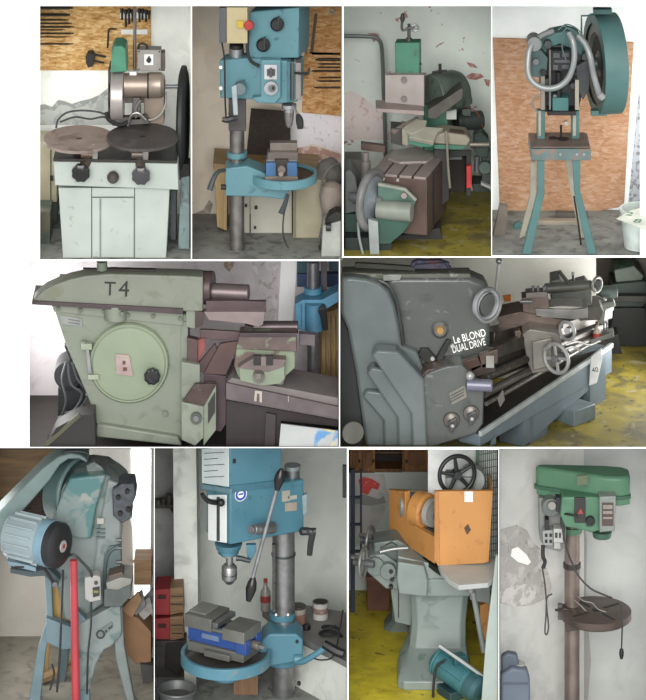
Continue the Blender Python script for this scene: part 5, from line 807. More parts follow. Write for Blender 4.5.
# ================================================================ bay: blue pillar drill, large vise, bench of bottles
def bay8():
    B = 2.4; z = FZ[8]
    BL = mat('5a92a5', .4, 0, .08, 3., [('47798b', 8., .62, .7)], name='blue_enamel2'); WP = mat('eef1ef', .4, 0, .04, k=.85); SIL = steel('b5b5b4', .22)
    # pilaster and niche on the left, side wall on the right
    st('wall_pilaster', M().fp(1.6, [(173, 446), (196, 446), (200, 760), (176, 760)], .8), PLAS('d3d6cf', [('b8bbb4', 5., .5, .66)]))
    st('wall_niche', M().fp(B-.02, [(150, 446), (176, 446), (176, 690), (150, 690)], .01), PLAS('9b9c9a', [('8b8c8a', 4., .5, .65)]))
    p0, p1 = P(304, 446, B-.01), P(346, 446, 1.0)
    sh = T('wall_shelf', 'narrow dark wall shelf in the niche at left of the pilaster', 'shelf', P(165, 508, 2.2)); ob('board', M().rc(2.15, 154, 505, 177, 508.5, .2), mat('5d544c', .7), sh, .2); ob('bracket', M().fp(2.2, [(170, 508.5), (173, 508.5), (173, 514)], .03), IRON, sh, 0)
    for i, (x, y0, r, c, l) in enumerate(((158, 500, 2.4, '77726b', 'small round grey fitting, leftmost on the niche shelf'), (163.5, 498, 2.8, '5b5650', 'dark fitting second from left on the niche shelf'), (169, 494, 3, '6d665e', 'tall round fitting, the tallest on the niche shelf'), (174.5, 498, 2.2, '837c74', 'rightmost small fitting on the niche shelf beside pilaster'))):
        th('pipe_fitting', M().cz(x, y0, 505, r, 2.18, 16), mat(c, .5, .3, .3), l, 'fitting', 'fittings on the niche shelf', .3)
    # crates
    for i, (y0, y1, l) in enumerate(((588, 615, 'upper red bottle crate with wooden side, stacked on another'), (617, 641, 'lower red bottle crate carrying the upper crate'))):
        c = T('bottle_crate', l, 'crate', P(168, y1, 1.5), 'red crates stacked by the pilaster'); RD = mat('a8343a', .5, 0, .12, k=.7)
        ob('front_panel', M().fp(1.4, [(154.8, y0+2), (170, y0+1), (170, y1), (154.8, y1)], .35), RD, c, .6); ob('wooden_side', M().fp(1.38, [(170, y0), (183, y0-1), (184, y1-3), (170, y1)], .3), wood('8a6a4a', 'b08c66', 'x', 'crate_wood'), c, .4); ob('hand_hole', M().rc(1.39, 158, y0+7, 166, y0+11, .02), mat('4a1d1f'), c, .2)
        for k in range(2): ob('slat_gap', M().rc(1.37, 171, y0+8+k*8, 183, y0+9+k*8, .02), mat('4d3a2a'), c, 0)
    t = T('crate_stand', 'dark junk stand holding the red crates beside the pilaster', 'stand', P(170, 690, 1.3)); JK = mat('4a4540', .7, 0, .4, 6.)
    ob('top', M().rc(1.35, 155.5, 641, 186, 646, .22), JK, t, .4); ob('side', M().fp(1.37, [(155.5, 646), (186, 646), (184, 690), (155.5, 690)], .2), JK, t, .6); ob('cloth', M().fp(1.33, [(166, 644), (184, 642), (187, 664), (178, 676), (165, 668)], .06), mat('35322f', .9, 0, .3), t, 1)
    bk = T('metal_bucket', 'grey metal bucket in the lower left corner below the crates', 'bucket', P(178, 705, .55)); q = P(177, 689, .62)
    ob('shell', M().lathe([(q.z*-1+z, .15), (0, .195), (0, .185), (-.05, .17), (q.z*-1+z+.02, .14)], q, (0, 0, 1), 48), mat('8a8d8c', .45, .4, .15), bk, .1); ob('rim', M().tor(q, (0, 0, 1), .195, .012, 48), GREY, bk, 0); ob('contents', M().cyl(q-V((0, 0, .1)), q-V((0, 0, .07)), .165), mat('6b6a66', .9), bk, 0)
    # ---- the drill: head with its near edge at x 230
    t = T('pillar_drill', 'blue pillar drill with two black handled feed lever and deep blue vise', 'drill press', P(283, 735, .8))
    d = .5; a = 26
    E = P(230, 520, d); rr = YP(230, d, a)                          # right face recedes to the right
    al = -52; lf = YP(230, d, al)                                    # left face recedes to the left
    rx = V((math.cos(R(a)), math.sin(R(a)), 0)); lx = V((-math.cos(R(al)), -math.sin(R(al)), 0))
    def head(nm, xr, xl, y0, y1, m, bev=1):
        A, Bq, C_ = rr.hit(230, y0), rr.hit(230, y1), rr.hit(xr, y0); L_ = lf.hit(xl, y0); h = (A-Bq).z
        A2 = V((A.x, A.y, A.z)); C2 = V((C_.x, C_.y, A.z)); L2 = V((L_.x, L_.y, A.z)); D2 = C2+L2-A2
        return ob(nm, M().ext([A2, C2, D2, L2], (0, 0, -h)), m, t, bev)
    head('belt_cover', 281.5, 201, 446.5, 491, BL); hb = head('drill_head', 304, 206, 492.5, 545, BL, 1.5)
    ob('cover_plate', M().on(Pl(lf.p+lf.n*.006, lf.n), [(201.5, 449), (228.5, 447), (228.5, 487), (202, 483)], .012), mat('d9e2e2', .4, 0, .05, k=.8), t, .2)
    for i in range(5): ob('diagram_line', M().on(Pl(lf.p+lf.n*.009, lf.n), [(204, 453+i*6), (224-(i % 2)*6, 452+i*6), (224-(i % 2)*6, 452.8+i*6), (204, 453.8+i*6)], .004), mat('7f9296'), t, 0)
    ob('cover_lip', M().on(Pl(rr.p+rr.n*.012, rr.n), [(230, 486), (281, 480), (281, 487), (230, 493)], .03), mat('4f8598', .45), t, .4); ob('lip_plate', M().on(Pl(lf.p+lf.n*.02, lf.n), [(200.5, 484), (230, 489), (230, 494), (200.5, 489)], .03), mat('7fa6b2', .4), t, .4)
    ob('front_plate', M().on(Pl(lf.p+lf.n*.008, lf.n), [(208, 495), (226, 495), (226, 543), (208, 540)], .015), WP, t, .3); ob('scale_slot', M().on(Pl(lf.p+lf.n*.012, lf.n), [(216.5, 497), (219.5, 497), (219.5, 541), (216.5, 541)], .015), mat('4d5559'), t, .1)
    ob('vent_hole', M().on(Pl(rr.p+rr.n*.006, rr.n), [(233, 459), (236, 459), (236, 463.5), (233, 463.5)], .01), BLK, t, .2)
    # sticker with the goggles sign
    pr = Pl(rr.p+rr.n*.004, rr.n); sc = pr.hit(240.7, 494.5); s = ob('safety_sticker', M().lathe([(0, .064), (.003, .064)], sc, rr.n, 36), mat('2f55b0', .4, k=.8), t, 0); ob('sticker_ring', M().tor(sc+rr.n*.003, rr.n, .064, .004, 36), WHT, s, 0); ob('sticker_face', M().lathe([(0, .036), (.002, .034)], sc+rr.n*.003, rr.n, 24), WHT, s, 0); ob('sticker_goggles', M().box(sc+rr.n*.006+V((0, 0, .006)), .052, .004, .016, a), mat('2f55b0', .4, k=.8), s, 0)
    for i, (x0, x1, y0, y1, c) in enumerate(((282, 290, 491, 502, 'bdbcae'), (288, 297, 496, 500, 'c3c3b8'), (285, 297, 503, 511.5, 'b3a596'))): ob('data_plate', M().on(pr, [(x0, y0), (x1, y0-1), (x1, y1-1), (x0, y1)], .008), mat(c, .45), t, .1)
    l = ob('stop_lever', M().tb([(219, 502.5, d+.02), (212, 502, d-.06), (206, 499.5, d-.1), (202, 494, d-.12)], lambda u: .03-.01*u), BLK, t, 0); ob('lever_tip', M().sph(P(221, 502.5, d-.02), .04), BLK, l, 0)
    # feed lever
    hc = P(266, 528, d+.1); n = rr.n
    hb_ = ob('feed_hub', M().cyl(P(273, 527.5, d+.12), P(253, 529.5, d-.12), .058, .05, 28), SIL, t, .5); ob('hub_end', M().cyl(P(253, 529.5, d-.12), P(250.5, 529.8, d-.15), .04), GREY, hb_, .3)
    q0, q1 = P(280, 477, d-.08), P(250, 588, d-.08); ob('feed_lever', M().cyl(q0, q1, .02, None, 16), CHROME, t, 0)
    for (x0, y0, x1, y1) in ((281.5, 469, 277, 490), (253.5, 577, 248.5, 601)): 
        e0, e1 = P(x0, y0, d-.08), P(x1, y1, d-.08); L_ = (e1-e0).length; ob('lever_grip', M().lathe([(0, .02), (L_*.2, .045), (L_*.5, .056), (L_*.85, .035), (L_, .025)], e0, e1-e0, 24), mat('211d1e', .3), t, 0)
    l = ob('clamp_lever', M().tb([(302, 531.5, d+.3), (308, 531, d+.22), (312, 534, d+.2), (310.5, 545, d+.2), (309.5, 555, d+.2)], lambda u: .04-.012*u), mat('37393b', .45), t, 0); ob('lever_boss', M().cx(302, 316, 531.5, 3.6, d+.22, 0, n=20), mat('37393b', .45), l, .3)
    ob('side_switch', M().fp(d+.35, [(302, 496), (307, 494), (307, 513), (303, 515)], .05), mat('9fb3b8', .45), t, .3)
    ob('column_top', M().cz(292.5, 466, 494, 7.4, d+.45), SIL, t, .4); ob('column_cap', M().cz(292.5, 465, 469, 8, d+.45), mat('b5bfc0', .35, .3), t, .3)
    # quill and chuck
    ob('quill_boss', M().cz(228.5, 543, 549, 12, d+.2, r1=14).cz(228.5, 548, 553, 10.5, d+.2), BL, t, .5); ob('quill_ring', M().cz(228.5, 552, 555, 8, d+.2), SIL, t, .2); ob('spindle', M().cz(229.5, 554, 566, 3.6, d+.2), SIL, t, .2)
    c = ob('drill_chuck', M().lathe([(0, .035), (.03, .06), (.05, .078), (.17, .078), (.18, .072), (.2, .05)], P(229.3, 583.5, d+.2), (0, 0, 1), 40), SIL, t, 0); ob('chuck_groove', M().tor(P(229.3, 574, d+.2), (0, 0, 1), .078, .004, 40), mat('77787a', .3, .8), c, 0)
    ob('stop_arm', M().fp(d+.1, [(246, 545), (256, 545), (256, 552), (250, 563), (248, 562)], .06), BL, t, .4); ob('stop_knob', M().tb([(236, 558, d+.05), (241, 558.5, d+.05), (250, 561, d+.05)], lambda u: .03-.006*u), mat('2c3138', .4), t, 0)
    # column, collars, arm
    cd = d+.45; ob('column', M().cz(283.5, 512, 760, 11.3, cd, 44), SIL, t, 0); ob('rack', M().fp(cd-.14, [(272, 545), (275.5, 545), (275.5, 612), (272.5, 612)], .05), mat('6b6a68', .35, .7, .5, 60.), t, .1); ob('column_band', M().cz(283.5, 553, 555, 12.2, cd, 40), mat('55605f', .4, .4), t, .1)
    ob('collar_ring', M().cz(282.5, 612, 618, 13, cd, 40), BL, t, .6)
    for x in (276, 288): ob('collar_screw', M().cy(x, 615, 1.2, cd-.16, .02, n=8), WHT, t, 0)
    ob('arm_clamp', M().cz(282.5, 632, 662, 17, cd, 36), BL, t, 1); ob('table_arm', M().fp(.62, [(262, 640), (270, 634), (296, 634), (303, 640), (303, 660), (292, 663), (262, 668), (250, 672)], .35), BL, t, 1.5)
    ob('crank_arm', M().tb([(297, 662, .6), (304, 661, .55), (316, 654, .5), (327, 646, .48)], 3.0, 10), BL, t, 0); ob('crank_boss', M().cx(294, 303, 659, 5, .62, 0), BL, t, .6); ob('crank_grip', M().tb([(324, 644, .48), (331, 648, .45), (338, 652, .42), (344, 654, .4)], lambda u: .045+.006*math.sin(3*u)), BLK, t, 0)
    for x, y in ((265, 659), (297, 642)): ob('arm_bolt', M().cy(x, y, 1.6, .6, .04, n=10), IRON, t, 0)
    # round table
    tc = P(226, 651, .55); r0 = .46; ob('round_table', M().lathe([(-.13, r0*.9), (-.11, r0), (-.005, r0), (0, r0-.005), (0, r0-.04), (-.045, r0-.05), (-.045, .02)], tc, (0, 0, 1), 72), mat('5f97a9', .4, 0, .1, 4., [('8f9a9a', 5., .6, .66)]), t, .2); ob('table_surface', M().cyl(tc-V((0, 0, .06)), tc-V((0, 0, .04)), r0-.05, None, 64), mat('6a6560', .4, .5, .25), t, 0); ob('table_boss', M().cz(226, 668, 678, 14, .55, 32), BL, t, .8)
    # vise
    v = T('machine_vise', 'big blue machine vise with grey jaws on the round drill table', 'vise', tc+V((0, 0, -.04))); VB = mat('2f5196', .4, 0, .12, k=.7); JW = mat('8f8e87', .4, .4, .15, 5.)
    av = 30; o = tc+V((-.02, .0, .05)); ex = V((math.cos(R(-av)), math.sin(R(-av)), 0)); ey = V((-ex.y, ex.x, 0))
    def vb(nm, cx_, cy_, cz_, sx, sy, sz, m, bev=.5, par=None): return ob(nm, M().box(o+ex*cx_+ey*cy_+V((0, 0, cz_)), sx, sy, sz, -av), m, par or v, bev)
    vb('base', 0, 0, 0, .66, .34, .09, JW); vb('bed', -.02, 0, .11, .66, .26, .14, VB, .8); vb('base_flange', .05, -.16, -.01, .3, .14, .06, JW, .6)
    j = vb('fixed_jaw', -.22, .03, .24, .32, .36, .13, JW, .6); vb('jaw_top', -.27, .05, .31, .2, .26, .02, mat('a7a69e', .4, .3), .3, j); vb('moving_jaw', .22, -.02, .21, .26, .34, .12, JW, .6); vb('jaw_bar', -.0, 0, .27, .06, .36, .05, SIL, .4)
    k = vb('slide_cheek', .3, .1, .1, .12, .1, .14, VB, .6); vb('slide_cheek', .3, -.12, .1, .12, .1, .14, VB, .6)
    for y in (-.12, .1): ob('round_bar', M().cyl(o+ex*-.05+ey*y+V((0, 0, .2)), o+ex*.14+ey*y+V((0, 0, .2)), .03), SIL, v, 0)
    ob('vise_screw', M().cyl(o+ex*.3+ey*-.01+V((0, 0, .09)), o+ex*.42+ey*-.01+V((0, 0, .09)), .045), mat('a39c90', .35, .6), v, .3); ob('screw_square', M().box(o+ex*.45+ey*-.01+V((0, 0, .09)), .06, .035, .035, -av), SIL, v, .2); ob('name_strip', M().box(o+ex*-.08+ey*-.135+V((0, 0, .12)), .2, .006, .05, -av), mat('7d93b5', .4), v, 0)
    # bench on the right with its things
    w = T('work_bench', 'whitewashed masonry bench with grey top behind the drill at right', 'bench', P(320, 735, 1.2))
    ob('bench_top', M().ext([HP(P(300, 632, 1.15).z).hit(*u) for u in ((292, 633), (346.5, 662), (346.5, 612), (300, 604), (262, 612))], (0, 0, -.05)), mat('8f8d88', .7, 0, .15, 5.), w, .4); ob('bench_front', M().add(*([], [])).ext([HP(P(300, 640, 1.17).z).hit(*u) for u in ((294, 640), (346.5, 668), (346.5, 622), (300, 618))], (0, 0, z-P(300, 640, 1.17).z)), PLAS('c9ccc4', [('b3b6ad', 5., .5, .68)]), w, .4); ob('front_mark', M().cy(299, 684, 2, .85, .03), IRON, w, 0)
    zb = P(300, 632, 1.15).z
    def on(x, y): return HP(zb).hit(x, y)
    b = T('plastic_bottle', 'clear plastic bottle with red label standing behind the drill column', 'bottle', on(265.5, 611)); o2 = on(265.5, 611)
    ob('body', M().lathe([(0, .04), (.01, .052), (.2, .052), (.26, .022), (.3, .02)], o2, (0, 0, 1), 28), mat('a9a59f', .2, 0, .1), b, 0); ob('label', M().lathe([(.1, .0535), (.17, .0535)], o2, (0, 0, 1), 28, False), mat('a5473f', .5), b, 0); ob('cap', M().lathe([(.3, .022), (.335, .022)], o2, (0, 0, 1), 20), mat('b5433d', .4), b, 0)
    o2 = on(298, 627); b = T('paint_tin', 'small white tin with coloured label on bench right of the column', 'tin', o2)
    ob('body', M().cyl(o2, o2+V((0, 0, .2)), .078, None, 32), mat('c9c4b8', .45), b, .3); ob('label', M().lathe([(.05, .0795), (.15, .0795)], o2, (0, 0, 1), 32, False), mat('a8806a', .5, 0, .3, 20.), b, 0); ob('lid', M().cyl(o2+V((0, 0, .2)), o2+V((0, 0, .225)), .081, None, 32), mat('55504a', .5), b, .2)
    o2 = on(320.5, 618); b = T('enamel_tin', 'larger white tin at the back of the bench, right of paint tin', 'tin', o2)
    ob('body', M().cyl(o2, o2+V((0, 0, .17)), .08, None, 32), mat('dcdad4', .45), b, .3); ob('rim', M().tor(o2+V((0, 0, .17)), (0, 0, 1), .078, .006, 32), GREY, b, 0); ob('inside', M().cyl(o2+V((0, 0, .165)), o2+V((0, 0, .172)), .073, None, 32), mat('3a3531', .8), b, 0); ob('label', M().lathe([(.06, .0812), (.12, .0812)], o2, (0, 0, 1), 32, False), mat('a58a84', .5, 0, .3, 20.), b, 0)
    o2 = on(306, 629); th('black_cap', M().cyl(o2, o2+V((0, 0, .05)), .05, .045, 24), BLK, 'small black lid lying on bench beside the small tin', 'lid')
    o2 = on(330, 638); th('coiled_cable', M().tube([o2+V((.12*math.cos(i*.8)*(1-.03*i), .1*math.sin(i*.8)*(1-.03*i), .015+.008*i)) for i in range(16)], .014, 8, 4), RUB, 'black cable coiled on the bench near right edge', 'cable', bev=0)
    th('trailing_cable', M().tb([(343, 610, .9), (340, 628, .75), (334, 655, .5), (322, 660, .48), (310, 657, .5)], .8), RUB, 'thin black cord drooping over the bench to the crank', 'cord', bev=0)
    th('wooden_board', M().fp(.95, [(234, 672), (258, 676), (258, 750), (232, 750)], .05), wood('7b5a40', '9a7555', 'z', 'board_brown'), 'brown wooden board standing under the round drill table', 'board')
    th('wall_switch', M().rc(1.5, 342.5, 466, 346.5, 498, .05), mat('4a4f55', .6), 'dark switch plate high on the wall at the right edge', 'switch')
    th('pale_panel', M().fp(1.0, [(184, 665), (196, 672), (197, 750), (186, 750)], .1), mat('c3c4bb', .6, 0, .1), 'pale panel standing between bucket and drill table', 'panel')
bay8()
# ================================================================ bay: surface grinder with orange guards
def bay9():
    B = 3.0; z = FZ[9]
    GG = mat('9aa8a2', .42, 0, .08, 3., [('7f8f89', 6., .56, .68)], name='grinder_grey'); OR = mat('d99a55', .45, 0, .06, 3., [('c08048', 7., .6, .7)], name='orange_enamel', k=.66); DK = mat('35352f', .5, .3); SIL = mat('a9aaa6', .4, .4, .15, name='grinder_steel'); WHT2 = mat('cfd4cf', .4, 0, .06)
    # wall cupboards
    c = T('wall_cupboard', 'brown wooden wall cupboard with open dark middle bay', 'cupboard', P(388, 474, 2.7)); W1 = wood('5f3c1e', '8c5f33', 'z', 'cupboard_wood'); W2 = wood('7d5128', 'a8743f', 'z', 'door_wood')
    ob('carcass', M().rc(2.68, 349, 440, 375, 473, .3).rc(2.68, 402, 440, 427.5, 472, .3).rc(2.68, 375, 469, 402, 472.5, .3), W1, c, .4); ob('back_panel', M().rc(2.9, 375, 440, 402, 470, .05), mat('2b221c', .8), c, 0)
    for x0, x1 in ((350, 361), (363, 375), (405, 427)):
        q = ob('door', M().rc(2.64, x0, 440, x1, 471, .04), W2, c, .4); ob('door_panel', M().fp(2.62, [(x0+2.5, 452), (x1-2.5, 452), (x1-2.5, 465), ((x0+x1)/2, 468), (x0+2.5, 465)], .03), W1, q, .5); ob('knob', M().cy(x1-1.5 if x0 < 400 else x0+1.5, 462, 1, 2.6, .04, n=12), IRON, q, 0)
    ob('shelf', M().rc(2.7, 375, 452, 402, 453.2, .2), W1, c, .1)
    for i, (x, y0, r, cc) in enumerate(((380, 446, 2.2, '8d8a80'), (386, 448, 1.8, '5d6a58'), (392, 445, 2.6, '7a6f64'))): th('jar', M().cz(x, y0, 452, r, 2.78, 14), mat(cc, .5), ['pale jar at left inside the open cupboard bay', 'green jar in the middle of the open cupboard bay', 'brown jar at right inside the open cupboard bay'][i], 'jar', 'jars in the open cupboard bay', .2)
    for pts in ([(358, 480), (364, 477), (372, 479), (380, 484), (378, 490), (372, 488), (368, 495), (362, 493), (360, 488)],): st('wall_patch', M().fp(B-.009, pts, .003), PLAS('c8504e', [('d99b94', 20., .6, .66)]))
    st('wall_patch', M().fp(B-.009, [(352, 498), (362, 494), (378, 499), (384, 496), (386, 503), (370, 506), (356, 504)], .003), PLAS('8d8f8c'))
    st('wall_patch', M().fp(B-.0045, [(354, 476), (384, 474), (390, 500), (372, 540), (354, 548)], .003), PLAS('c1bcbb', [('aeb2ad', 8., .5, .6)]))
    p = T('blue_post', 'dark blue steel post standing at left edge by the wall', 'post', P(353, 570, 2.2)); ob('upright', M().rc(2.4, 350.5, 470, 355, fy(9, 2.4), .05).rc(2.4, 360, 470, 362, 560, .04), mat('2c3a55', .5), p, .2); ob('cross_bar', M().rc(2.39, 350, 497, 362, 499, .04).rc(2.39, 350, 524, 362, 526, .04).rc(2.39, 350, 551, 362, 553, .04), mat('2c3a55', .5), p, .1)
    # grinder
    t = T('surface_grinder', 'grey surface grinder with bright orange guards and black handwheel on top', 'grinder', P(430, 690, 1.0))
    d = .9
    # column, pedestal and foot
    def ring(y, x0, x1, dd, dp): 
        q = [P(x0, y, dd), P(x1, y, dd)]; return [q[0]+V((0, .06, 0)), q[0]+V((.06, 0, 0)), q[1]-V((.06, 0, 0)), q[1]+V((0, .06, 0)), q[1]+V((0, dp, 0)), q[0]+V((0, dp, 0))]
    ob('pedestal', M().loft([ring(y, x0, x1, dd, .5) for y, x0, x1, dd in ((585, 409, 470, d), (604, 411, 468, d), (625, 412, 466, d-.02), (648, 410, 466, d-.06), (660, 406, 468, d-.18), (671, 401, 470, d-.32), (682, 398, 472, d-.44), (fy(9, d-.44), 398, 472, d-.44))]), GG, t, 1)
    ob('rear_pedestal', M().loft([ring(y, x0, x1, 1.9, .3) for y, x0, x1 in ((590, 392, 412), (622, 392, 412), (632, 384, 414), (644, 381, 414))]), mat('7f8d88', .45, 0, .1), t, .8)
    ob('bed_skirt', M().fp(1.1, [(388, 570), (412, 578), (412, 626), (395, 622)], .7), mat('8b9993', .45, 0, .1), t, .6); ob('door_seam', M().fp(1.09, [(398, 585), (399, 585), (399, 618), (398, 618)], .02), DK, t, 0)
    ob('bed_head', M().fp(d-.12, [(416, 580), (470, 578), (471, 597), (414, 597)], .6), GG, t, 1.5)
    ob('apron', M().fp(d-.2, [(398, 562), (424, 566), (428, 580), (427, 597), (399, 594), (397, 580)], .3), mat('98a5a0', .42, 0, .08), t, 1.2); ob('apron_top', M().fp(d-.1, [(398, 556), (440, 566), (470, 572), (470, 581), (428, 581), (398, 566)], .4), mat('a5b1ab', .4), t, 1)
    # front controls at left
    b = ob('feed_box', M().fp(1.0, [(369, 556), (384, 554), (398, 564), (398, 590), (386, 589), (369, 574)], .35), mat('97a39e', .42, 0, .12), t, 1.5); ob('round_boss', M().cy(375, 567, 9, .95, .2), mat('8f9b96', .45), t, .8); ob('round_boss', M().cy(388, 572, 8, .92, .2), mat('8f9b96', .45), t, .8)
    for x, y in ((391, 572), (392, 580), (391, 588)): ob('control_knob', M().cy(x, y, 2, .9, .06, n=14), DK, t, .2)
    for x, y, rr, dd in ((363, 563, .14, .85), (370, 541, .14, 1.5)):
        h = ob('hand_wheel', M().tor(P(x, y, dd), (.95, -.3, 0), rr, .018, 36), SIL, t, 0); a = V((.95, -.3, 0)).normalized(); u = V((0, 0, 1)); v = a.cross(u)
        for i in range(3): e = u*math.cos(i*2.09)+v*math.sin(i*2.09); ob('spoke', M().cyl(P(x, y, dd), P(x, y, dd)+e*rr, .014), SIL, h, 0)
        ob('hub', M().cyl(P(x, y, dd)-a*.1, P(x, y, dd)+a*.12, .035), GREY, h, 0); ob('crank_grip', M().cyl(P(x, y, dd)-v*rr*.9, P(x, y, dd)-v*rr*.9-a*.16, .02), SIL, h, 0)
    for pts, r in (([(346.5+5, 558, 1.0), (362, 557, 1.0), (374, 560, 1.0)], 1.3), ([(380, 552, 1.0), (394, 549, 1.0), (408, 548, 1.0)], 1.6), ([(384, 545, 1.1), (396, 552, 1.1), (404, 546, 1.1)], 1.4)): ob('lever', M().tb(pts, r), SIL, t, 0)
    ob('valve_block', M().fp(1.1, [(374, 543), (398, 540), (410, 548), (408, 560), (384, 562), (374, 554)], .3), mat('8f9a95', .45, .2, .2), t, 1); ob('saddle', M().fp(1.05, [(380, 549), (392, 543), (410, 555), (412, 563), (398, 561), (384, 557)], .15), mat('6f7a76', .45, .2, .2), t, .8)
    # table with the long guard
    ob('table_edge', M().ext([P(389, 533, 1.5), P(389, 537, 1.5), P(440, 576, .6), P(440, 571, .6)], (.06, .1, 0)), DK, t, .2)
    ob('long_guard', M().ext([P(389, 489.5, 1.5), P(389, 534, 1.5), P(434, 563.5, .68), P(434, 537, .68), P(427, 533, .82), P(408, 522, 1.18), P(405.5, 512, 1.2), P(405.5, 491.5, 1.2)], (.05, .03, 0)), OR, t, .4, label='long orange splash guard'); ob('guard_rear', M().ext([P(389, 489.5, 1.5), P(389, 520, 1.5), P(414, 528, 1.5), P(432, 528, 1.5), P(432, 491, 1.5)], (0, .03, 0)), mat('b5ad98', .5, 0, .1), t, .3)
    ob('end_guard', M().fp(.55, [(434.5, 491.5), (493, 491), (489, 562), (484, 563.5), (438, 566), (434.5, 560)], .05), OR, t, .6, label='big orange end guard'); ob('guard_side', M().fp(.6, [(490.5, 491.2), (493, 491), (489, 562), (486, 563)], .45), OR, t, .2); ob('guard_fold', M().fp(.54, [(435, 492), (438.5, 492), (440, 565), (436, 562)], .03), mat('c98a4a', .45, k=.66), t, .4)
    ob('paper_tag', M().fp(.535, [(464.5, 491.5), (473, 491.5), (473, 502), (464.5, 502)], .008), WHT, t, 0); ob('dark_scrape', M().fp(.545, [(464, 528), (468, 524), (471, 530), (467, 535)], .004), mat('6a4a2c'), t, 0)
    # wheel and its hood
    a = V((.75, -.66, 0)).normalized(); wc = P(418, 508, 1.15)
    w = ob('wheel_hood', M().lathe([(-.02, .155), (0, .175), (.12, .175), (.14, .15), (.14, 0)], wc, a, 48), OR, t, .3); ob('grinding_wheel', M().cyl(wc+a*.16, wc+a*.22, .14, None, 40), mat('c9c7bf', .7), t, .3); ob('wheel_flange', M().cyl(wc+a*.22, wc+a*.25, .06, None, 24), SIL, t, .2); ob('spindle_head', M().cx(400, 416, 505, 12, 1.35, 0), mat('8f9a9a', .45), t, 1); ob('chuck_plate', M().fp(1.05, [(416, 524), (433, 530), (433, 538), (418, 531)], .2), mat('a9aba6', .35, .5), t, .3)
    # work table plate at the front
    ob('table_plate', M().ext([HP(P(440, 565, .55).z).hit(*u) for u in ((438, 564), (441, 571), (449, 580), (459, 585.5), (488, 583), (495, 578), (497, 570), (496, 558), (440, 556))], (0, 0, -.05)), WHT2, t, .8, label='white table plate'); ob('plate_spout', M().cz(471, 585, 592, 4, .45), SIL, t, .4)
    ob('drain_pipe', M().cyl(P(473, 592, .5), P(484, 652, .5), .028), mat('a9b0ad', .4, .2), t, 0); ob('orange_tank', M().fp(1.1, [(480, 606), (492, 600), (492, 640), (480, 640)], .3), OR, t, .6); ob('rear_slab', M().fp(.9, [(470, 576), (490, 580), (490, 604), (470, 600)], .4), mat('aeb6b2', .45), t, .8)
    # black hand wheel on top
    hc = P(457, 474.5, .75); h = ob('hand_wheel', M().tor(hc, (.25, -1, .05), .185, .022, 48, 12), mat('2f3133', .4, .2), t, 0, label='black spoked handwheel'); a = V((.25, -1, .05)).normalized(); u = a.orthogonal().normalized(); v = a.cross(u)
    for i in range(5): e = u*math.cos(i*1.2566+.3)+v*math.sin(i*1.2566+.3); ob('spoke', M().tube([hc+e*.03, hc+e*.1, hc+e*.185], lambda q: .024-.008*q), mat('3a3c3e', .4, .3), h, 0)
    ob('hub', M().cyl(hc-a*.06, hc+a*.05, .05, .04, 24), mat('55585a', .35, .5), h, .2); ob('wheel_column', M().fp(.85, [(446, 478), (474, 478), (474, 500), (446, 500)], .25), mat('aeb6b2', .45), t, 1)
    ob('white_cover', M().cy(472, 481, 13, .9, .15), WHT2, t, .8)
    # front right: motor, bar, slab, mesh window
    m = T('pump_motor', 'teal electric pump motor on floor in front of the grinder base', 'motor', P(455, 705, .3)); TL = mat('3f7a80', .45, 0, .12, k=.66)
    a = V((.72, -.62, -.28)).normalized(); c0 = P(440, 662, .5); ob('body', M().cyl(c0, c0+a*.42, .135, None, 40), TL, m, .8); u = V((0, 0, 1)); u = (u-a*u.dot(a)).normalized(); v = a.cross(u)
    for i in range(10): an = -1.2+i*.27; e = u*math.cos(an)+v*math.sin(an); ob('fin', M().bar(c0+a*.06+e*.14, c0+a*.36+e*.14, .012, .024, e), TL, m, .2)
    ob('end_cover', M().lathe([(0, .145), (.1, .145), (.14, .11), (.15, .02)], c0+a*.4, a, 40), mat('2f5f66', .5), m, .4); ob('front_cover', M().lathe([(0, .09), (.05, .14), (.07, .14)], c0-a*.07, a, 40), mat('4c8a90', .45), m, .4); ob('terminal_box', M().box(c0+a*.2+u*.16, .14, .12, .09, 30), mat('356a70', .5), m, .8); ob('foot', M().box((c0+a*.22)-V((0, 0, .2)), .3, .26, .16, 30), mat('2c4f54', .5), m, .8); ob('cable', M().tb([(446, 660, .35), (437, 666, .32), (434, 680, .3), (433, 700, .3)], 1.4), RUB, m, 0)
    th('metal_bar', M().bar(P(439, 645, .25), P(483, 676, .2), .035, .03), mat('c9ccc8', .35, .4), 'pale metal bar lying slanted across the teal motor', 'bar')
    th('white_slab', M().fp(.12, [(496, 556), (498, 556), (498, 735), (479, 735), (486, 640)], .05), mat('c3d0c9', .6, 0, .05), 'pale green white panel standing at the right edge', 'panel')
    g = T('mesh_screen', 'green wire mesh screen in front of the bright right wall', 'screen', P(490, 640, 1.2)); WM = mat('6f9a80', .5)
    ob('backing_sheet', M().fp(1.35, [(428, 448), (497, 448), (497, 640), (490, 640), (490, 500), (428, 500)], .01), mat('f4fbf8', .7, k=1), g, 0)
    b = M()
    for i in range(9): b.tube([P(482+i*2.1-3, 449, 1.25), P(482+i*2.1-3, 640, 1.25)], .004, 5, 1)
    ob('wire_grid', b, WM, g, 0); b = M()
    for i in range(27): b.tube([P(478, 452+i*7+3, 1.25), P(497.5, 452+i*7, 1.25)], .004, 5, 1)
    ob('wire_grid', b, WM, g, 0); ob('frame', M().rc(1.22, 476, 449, 478.4, 560, .04), mat('8fae9c', .5), g, .2)
    # floor things at left
    x = T('metal_chest', 'low reddish brown chest on the yellow floor left of the grinder', 'chest', P(378, 606, 1.9)); RB = mat('7a4a36', .6, 0, .25)
